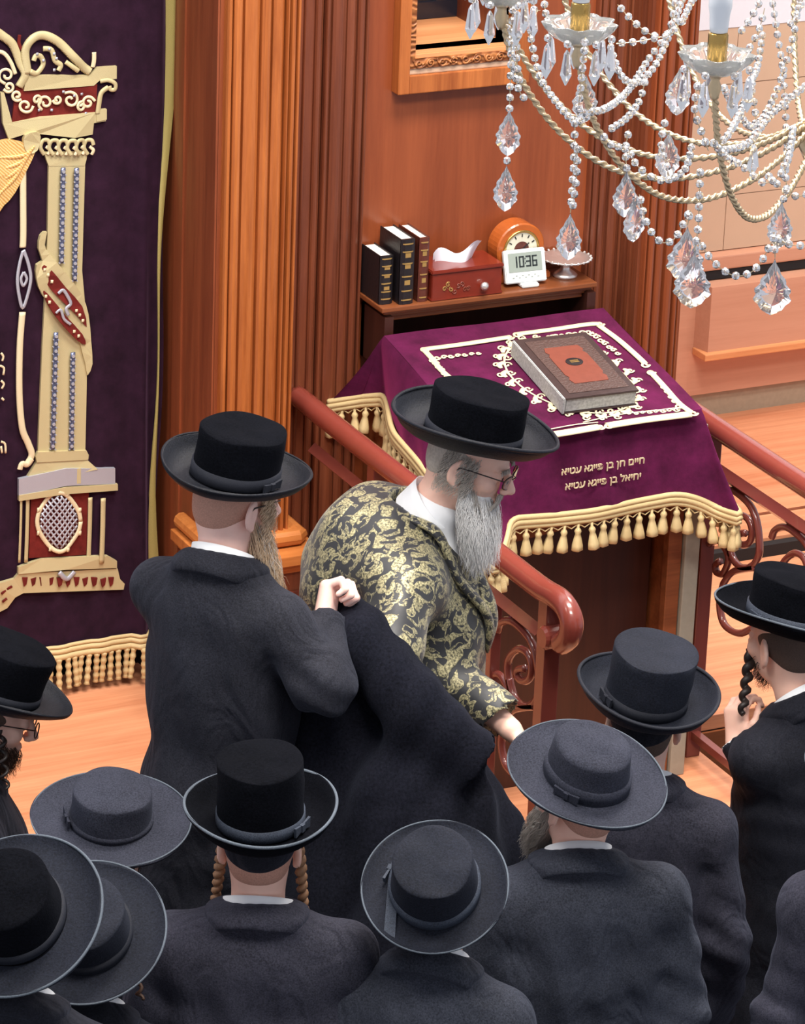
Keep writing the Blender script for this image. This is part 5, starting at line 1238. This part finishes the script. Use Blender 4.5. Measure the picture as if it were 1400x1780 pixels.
for i in range(900):                                     # grey hair at the temples and sides
    s_ = 1 if i % 2 else -1; a = g.uniform(-.7, .55); r0 = np.array([s_*(.075-.012*max(0, a)), .085*a*.8, .03+g.uniform(-.06, .012)])
    P.append([q(r0+np.array([s_*(.006+.004*math.sin(6*tt+i)), -.010*tt+.004*math.sin(9*tt+i), -.050*tt])) for tt in t])
link_local('side_hair', strands_mesh('side_hair', P, .0008), 'hair_grey', reb.root)
gl = empty('spectacles', (0, 0, 0), reb.root)
fm = MB()
for s_ in (-1, 1):
    ring = [q((s_*.033+.0225*math.cos(a), .110-.010*abs(math.cos(a))*(1 if s_*math.cos(a) > 0 else .2), -.004+.0175*math.sin(a))) for a in np.linspace(0, 2*PI, 29)]
    fm.tube(ring, .0016, 6, cap=False); fm.tube([q((s_*.055, .102, .004)), q((s_*.076, .050, .008)), q((s_*.084, -.004, .006)), q((s_*.084, -.020, -.012))], .0016, 6)
fm.tube([q((-.011, .112, -.002)), q((0, .117, .002)), q((.011, .112, -.002))], .0014, 6)
link_local('spectacle_frame', fm.mesh('spectacle_frame'), 'frame', reb.root, smooth=True)
for s_ in (-1, 1):
    ls = MB(); G_ = []
    for r in (.0, 1.0): G_.append([q((s_*.033+.0215*r*math.cos(a), .111-.008*abs(math.cos(a))*r, -.004+.0165*r*math.sin(a))) for a in np.linspace(0, 2*PI, 25)])
    ls.grid(np.array(G_)); ls.grid(np.array(G_)+np.array([0, .0012, 0])); link_local('lens', ls.mesh('lens'), 'lens', reb.root, smooth=True)
bpy.data.objects.remove(gl)
for s_ in (-1, 1):
    iris = MB(); iris.lathe([(.001, 0), (.0055, .0), (.0045, .0012), (.001, .0018)], 14, q((s_*.031, .0920, -.002)), R=reb.HR @ np.array(Matrix.Rotation(-PI/2, 3, 'X'))); link_local('iris', iris.mesh('iris'), 'frame', reb.root, smooth=True)
# brocade robe
H = 1.66; S, A, nb = reb.S, reb.A, reb.nb
rs_ = Sdf(.008)
rs_.cone(S[-1]-(0, 0, .04), S[1]-(0, 0, .04), .075, .078, .05, (1, 1.3, 1))
for s_ in (-1, 1):
    rs_.cone(nb+np.array([0, -.03, -.035]), S[s_]+np.array([0, -.02, -.02]), .085, .066, .05)
back = np.array([0, -.055, H-.38]); rs_.ell(back, (.225, .175, .22), .06); rs_.ell(np.array([0, .02, H-.52]), (.225, .19, .25), .06)
rs_.cone(np.array([0, .03, H-.55]), np.array([0, .02, .85]), .190, .195, .06, (1.15, 1.0, 1)); rs_.cone(np.array([0, .02, .85]), np.array([0, .0, .22]), .20, .25, .06, (1.1, 1, 1))
rs_.cone(S[1]-(0, 0, .02), A[1][0], .082, .070, .05)
e_, w_ = A[-1]; rs_.cone(S[-1]-(0, 0, .02), e_, .080, .068, .05); rs_.cone(e_, w_, .068, .062, .03)
dv = (w_-e_)/np.linalg.norm(w_-e_); rs_.cone(w_+dv*.001, w_+dv*.12, .07, .07, .001, sub=True)
# open front showing the shirt: a wedge down the chest
nv = q((0, .03, -.12))
rs_.cone(nb+np.array([0, .085, .07]), np.array([0, .225, H-.42]), .050, .004, .012, sub=True); rs_.cone(nb+np.array([0, 0, .015]), nb+np.array([0, .02, .2]), .072, .080, .01, sub=True)
def disp(X, Y, Z):
    return .005*np.sin(16*Y+9*Z+3*np.sin(5*Z))+.004*np.sin(28*X-22*Z)+.003*np.sin(40*Y+13*X)
rs_.disp = disp; link_local('robe', rs_.mesh('robe'), 'brocade', reb.root, smooth=True)
sh_ = Sdf(.006); sh_.cone(nb+np.array([0, .012, -.03]), np.array([0, .125, H-.44]), .072, .070, .03); sh_.cone(nb+np.array([0, -.006, -.02]), nb+np.array([0, .03, .028]), .069, .067, .02); link_local('shirt', sh_.mesh('shirt'), 'shirt', reb.root, smooth=True)
# folded-back lapels of the robe
for s_ in (-1, 1):
    a = [nb+np.array([s_*.075, -.03, .030]), nb+np.array([s_*.088, .055, .0]), np.array([s_*.070, .165, H-.33]), np.array([s_*.022, .232, H-.44]), np.array([s_*.010, .235, H-.54])]
    P_ = catmull(np.array(a), 8); wv = np.linspace(.02, .028, len(P_)); wv[-6:] *= np.linspace(1, .3, 6)
    lm = MB().tube(P_, wv, 8, flat=.45, up=(0, .5, 1)); link_local('lapel', lm.mesh('lapel'), 'brocade', reb.root, smooth=True)
# black plush overcoat slipping off his shoulder, held up by the man behind him
L = reb.L; oc = Sdf(.008)
f0 = L(RP(606, 1062, -.16)); hang = L(RP(640, 1230, -.20)); low = L(RP(690, 1420, -.22))
sl0, sl1, sl2 = L(RP(624, 1110, -.24)), L(RP(726, 1236, -.30)), L(RP(838, 1322, -.32))
oc.cone(f0, sl0, .026, .066, .03); oc.cone(sl0, sl1, .076, .084, .02); oc.cone(sl1, sl2, .084, .064, .015)
oc.cone(f0, L(RP(585, 1260, -.10)), .035, .13, .06); oc.cone(L(RP(590, 1240, -.10)), L(RP(590, 1600, -.12)), .13, .17, .06)
oc.cone(L(RP(690, 1260, -.16)), L(RP(720, 1400, -.16)), .09, .17, .025); oc.cone(L(RP(720, 1380, -.20)), L(RP(740, 1650, -.18)), .17, .22, .06)
oc.cone(L(RP(800, 1370, -.14)), L(RP(860, 1600, -.06)), .085, .17, .03)
pf_ = np.array([0, .0, .20]); oc.cone(L(RP(740, 1560, -.10)), np.array([-.02, -.02, .22]), .22, .27, .06); oc.cone(L(RP(600, 1560, -.10)), np.array([.02, -.16, .26]), .17, .20, .06)
dv = (sl2-sl1)/np.linalg.norm(sl2-sl1); oc.cone(sl2+dv*.050, sl2+dv*.2, .085, .085, .006, sub=True); oc.cone(sl2+dv*.01, sl2+dv*.07, .046, .05, .004, sub=True)
def disp2(X, Y, Z):
    u = X*.5+Y
    return .010*np.sin(26*u+3*np.sin(4*Z))*np.clip((1.25-Z)*2, .15, 1)+.006*np.sin(44*X+17*Z)+.003*np.sin(61*Y-33*Z)
oc.disp = disp2; link_local('overcoat', oc.mesh('overcoat'), 'plush', reb.root, smooth=True)

# ---------------------------------------------------------------- the helper holding the coat
HD = 6500/764.0
def HP(px, py, dd=0.0): return onD(px, py, HD+dd)
hel = person('man with a long ash-brown beard seen from behind, holding up the black overcoat', (408, 832), 1.68, 0, (.52, .85),
             hat(.166, .128, rb=.098, rt=.097, edge=.022, dome=.010, dent=.006, curl=.022, side=.010, band=.030, band_mat='ribbon_dk', bow=20, bind_mat='hat_satin', **PL), suit='suit_black', lean=.05, head=(8, 22, 0), hat_tilt=(-2, 0, 8),
             arms={1: (HP(560, 1190, -.05), HP(562, 1092, .06)), -1: (HP(400, 1180, .36), HP(520, 1110, .40))}, hair='stubble', hh=.0042, skin='skin_pale', wide=.97, sleeve=1.18,
             hands={1: dict(d=UP*.9+RIGHT*.15+AWAY*.35, n=RIGHT*.8-UP*.1-AWAY*.3, curl=[78, 82, 84, 80], thumb=.9, size=1.12), -1: dict(d=RIGHT*.8+UP*.3, n=-UP, curl=50)})
jaw_beard(hel, 2600, .30, .0009, 'hair_helper', 'hair_helper', flow=(.06, .06, -1), wav=.014, fwd=.036, narrow=.30, seed=8, spread=98)
jaw_beard(hel, 900, .26, .0009, 'hair_white', flow=(.02, .12, -1), wav=.012, fwd=.035, narrow=.4, seed=9, core=False, name='beard_grey_streak', spread=88)
qh = lambda v: hel.Hc+hel.HR @ np.asarray(v, float)
P = []
for i in range(130):
    r0 = np.array([.073+g.uniform(-.004, .006), .030+g.uniform(-.012, .02), .02+g.uniform(-.03, .02)]); k1, k2 = g.uniform(0, 6), g.uniform(.05, .09)
    P.append([qh(r0+np.array([.010*tt+.005*math.sin(14*tt+k1), .012*tt+.006*math.cos(14*tt+k1), -k2*tt])) for tt in np.linspace(0, 1, 10)])
link_local('sidelock', strands_mesh('sidelock', P, .0009), 'hair_helper', hel.root)
fm = MB(); fm.tube([qh((.058, .08, .012)), qh((.080, .03, .012)), qh((.086, -.008, .008)), qh((.085, -.024, -.008))], .0017, 6); link_local('spectacle_arm', fm.mesh('arm'), 'frame', hel.root, smooth=True)
# ---------------------------------------------------------------- the crowd
def cuffs(pr, side=1):
    e_, w_ = pr.A[side]; dv = (w_-e_)/np.linalg.norm(w_-e_); link_local('shirt_cuff', MB().tube([w_-dv*.015, w_+dv*.010], .040, 16).mesh('cuff'), 'shirt', pr.root, smooth=True)
cuffs(hel, 1); cuffs(hel, -1)
le = person('man at the left edge in profile with spectacles and a curled sidelock', (-14, 1200), 1.16, LOW, (.93, .25),
            hat(.176, .125, rb=.106, rt=.104, edge=.024, dome=.01, curl=.018, band=.02, band_mat='ribbon_dk', bind_mat='hat_satin', **PL), suit='suit_deep', lean=.08, head=(18, 6, 0), hat_tilt=(4, 0, 0), skullcap=False, hair='stubble_dk',
            sidelocks={1: (.14, .009, 4, .0055), -1: (.14, .009, 4, .0055)}, lock_mat='hair_dark')
ql = lambda v: le.Hc+le.HR @ np.asarray(v, float)
jaw_beard(le, 900, .05, .0009, 'hair_brown', seed=12, core=False)
fm = MB()
for s_ in (-1, 1):
    fm.tube([ql((s_*.033+.0225*math.cos(a), .112, -.004+.0175*math.sin(a))) for a in np.linspace(0, 2*PI, 25)], .0016, 6, cap=False); fm.tube([ql((s_*.055, .104, .004)), ql((s_*.078, .045, .008)), ql((s_*.085, -.01, .006))], .0016, 6)
link_local('spectacle_frame', fm.mesh('spectacle_frame'), 'frame', le.root, smooth=True)
flat = person('person in a wide charcoal felt hat with a low rounded crown', (193, 1428), 1.03, LOW, (.1, 1.0),
              hat(.181, .098, rb=.094, rt=.090, edge=.045, dome=.018, curl=.004, side=.004, band=.012, band_mat='hat_grey', mat='hat_grey', bind=.002, bow=200, oval=.03, wave=.002), suit='suit_deep', lean=.02, head=(-6, 0, 0), hat_tilt=(-2, 0, 4), hair='stubble_dk', wide=.9)
jaw_beard(flat, 500, .07, .0009, 'hair_brown', seed=13, core=False)
tall = person('man seen from behind with light brown ringlets under a tall black hat', (453, 1432), 1.22, LOW, (.02, 1.0),
              hat(.171, .150, rb=.099, rt=.098, edge=.012, dome=.006, curl=.034, side=.012, band=.026, bow=-25, mat='hat_plush', bind=.0035), suit='suit_char', lean=.035, shrug=.016, head=(2, 0, 0), hat_tilt=(-4, 0, -1), skullcap=True, hair='stubble',
              sidelocks={1: (.185, .0045, 9, .0115), -1: (.175, .0045, 9, .0115)}, lock_mat='hair_blond', wide=1.12)
mid = person('person seen from behind whose black hat brim is tipped to a full circle', (757, 1537), 1.14, LOW, (.25, .97),
             hat(.155, .122, rb=.096, rt=.086, edge=.016, dome=.008, curl=.008, side=.004, band=.026, bow=170, mat='hat_black', brim_mat='hat_black', bind=.0022, oval=.02, wave=.002), suit='suit_navy', lean=.02, head=(-30, 0, 0), hat_tilt=(-4, 0, 4), hair='stubble_dk', wide=.92)
Rm = mid.HR @ rotm(-4, 0, 4); hc_ = mid.Hc+mid.HR @ np.array([0, -.014, .056])
rb_ = MB(); rb_.hexa([hc_+Rm @ np.array(v) for v in ((-.100, -.005, .006), (-.078, -.005, .006), (-.052, -.140, .010), (-.078, -.130, .010), (-.100, -.005, .0085), (-.078, -.005, .0085), (-.052, -.140, .0125), (-.078, -.130, .0125))])
link_local('loose_ribbon', rb_.mesh('loose_ribbon'), 'ribbon', [o for o in mid.root.children if o.name.startswith('hat')][0])
fed = person('grey-bearded man seen from behind in a charcoal fedora and blue-black jacket', (1020, 1352), 1.20, LOW, (-.18, .98),
             hat(.174, .118, rb=.094, rt=.086, edge=.04, dome=.028, dent=.004, curl=.006, side=.006, front=.006, band=.032, band_mat='hat_grey', mat='hat_grey', bind=.0022, pinch=True, bow=195, wave=.004), suit='suit_navy', lean=.03, shrug=.012, head=(-11, -34, 0), hat_tilt=(-4, 0, -7), hair='stubble', wide=1.08)
jaw_beard(fed, 1800, .12, .0009, 'hair_grey', 'hair_grey', flow=(-.25, .2, -1), wav=.008, fwd=.02, seed=14, spread=95)
t8 = person('person in a tall flared black hat standing in front of the lectern', (1122, 1222), 1.12, LOW, (.15, 1.0),
            hat(.178, .140, rb=.104, rt=.108, edge=.010, dome=.005, curl=.030, side=.012, band=.024, band_mat='ribbon_dk', bow=-150, mat='hat_black', brim_mat='hat_black', bind=.0045, bind_mat='ribbon_dk'), suit='suit_char', lean=.03, head=(0, 0, 0), hat_tilt=(-2, 0, 8), skullcap=True, hair='stubble_dk')
R9 = 6500/712.0
def NP_(px, py, dd=0.0): return onD(px, py, R9+dd)
r9 = person('man on the right holding a long dark sidelock in his fingers', (1374, 1082), 1.18, LOW, (-.62, .78),
            hat(.188, .120, rb=.108, rt=.106, edge=.02, dome=.008, curl=.026, side=.012, band=.028, bind=.003, mat='hat_plush', brim_mat='hat_plush'), suit='suit_deep', lean=.12, head=(4, 0, 0), hat_tilt=(-4, 0, 8), hair='stubble_dk', hh=.0045, wide=.92,
            arms={-1: (NP_(1350, 1400, .0), NP_(1283, 1292, .04))}, hands={-1: dict(d=UP*.95-RIGHT*.05, n=RIGHT*.55+AWAY*.5, curl=[52, 50, 48, 46], thumb=.55, size=.95)})
cuffs(r9, -1)
P = catmull(np.array([r9.L(NP_(1306, 1128, .05)), r9.L(NP_(1298, 1185, .0)), r9.L(NP_(1295, 1215, -.02)), r9.L(NP_(1291, 1240, -.02))]), 8); link_local('sidelock', ringlet(P[0], P[-1], .006, 5, .0125, 110).mesh('sidelock'), 'hair_dark', r9.root, smooth=True)
jaw_beard(r9, 260, .03, .0008, 'hair_dark', seed=15, core=False)
b11 = person('person in the black hat partly hidden by the large hat in the bottom left corner', (152, 1618), 1.10, LOW, (.15, 1.0),
             hat(.166, .100, rb=.094, rt=.086, edge=.03, dome=.014, curl=.008, side=.004, band=.02, band_mat='ribbon_dk', mat='hat_black', brim_mat='hat_black', bind=.0025, oval=.03, wave=.002), suit='suit_deep', lean=.02, head=(-27, 0, 0), hat_tilt=(-4, 0, 2), hair='stubble_dk', wide=.9,
             sidelocks={1: (.14, .006, 5, .006)}, lock_mat='hair_brown')
b10 = person('person under the largest black hat, cut off by the bottom left corner', (26, 1590), 1.34, LOW, (.2, .98),
             hat(.178, .120, rb=.102, rt=.092, edge=.03, dome=.014, curl=.012, side=.006, band=.02, band_mat='ribbon_dk', mat='hat_plush', brim_mat='hat_black', bind=.003, oval=.03), suit='suit_deep', lean=.03, head=(-27, 0, 0), hat_tilt=(-4, 0, -2), hair='stubble', wide=1.0)
r12 = person('person in black whose sleeve and hat brim just enter at the right edge', (1530, 1350), 1.20, LOW, (-.1, 1.0),
             hat(.176, .12, rb=.10, rt=.098, edge=.02, dome=.01, curl=.012, band=.026, bind=.003, **PL), suit='suit_char', lean=.03, hair='stubble_dk', wide=.80)
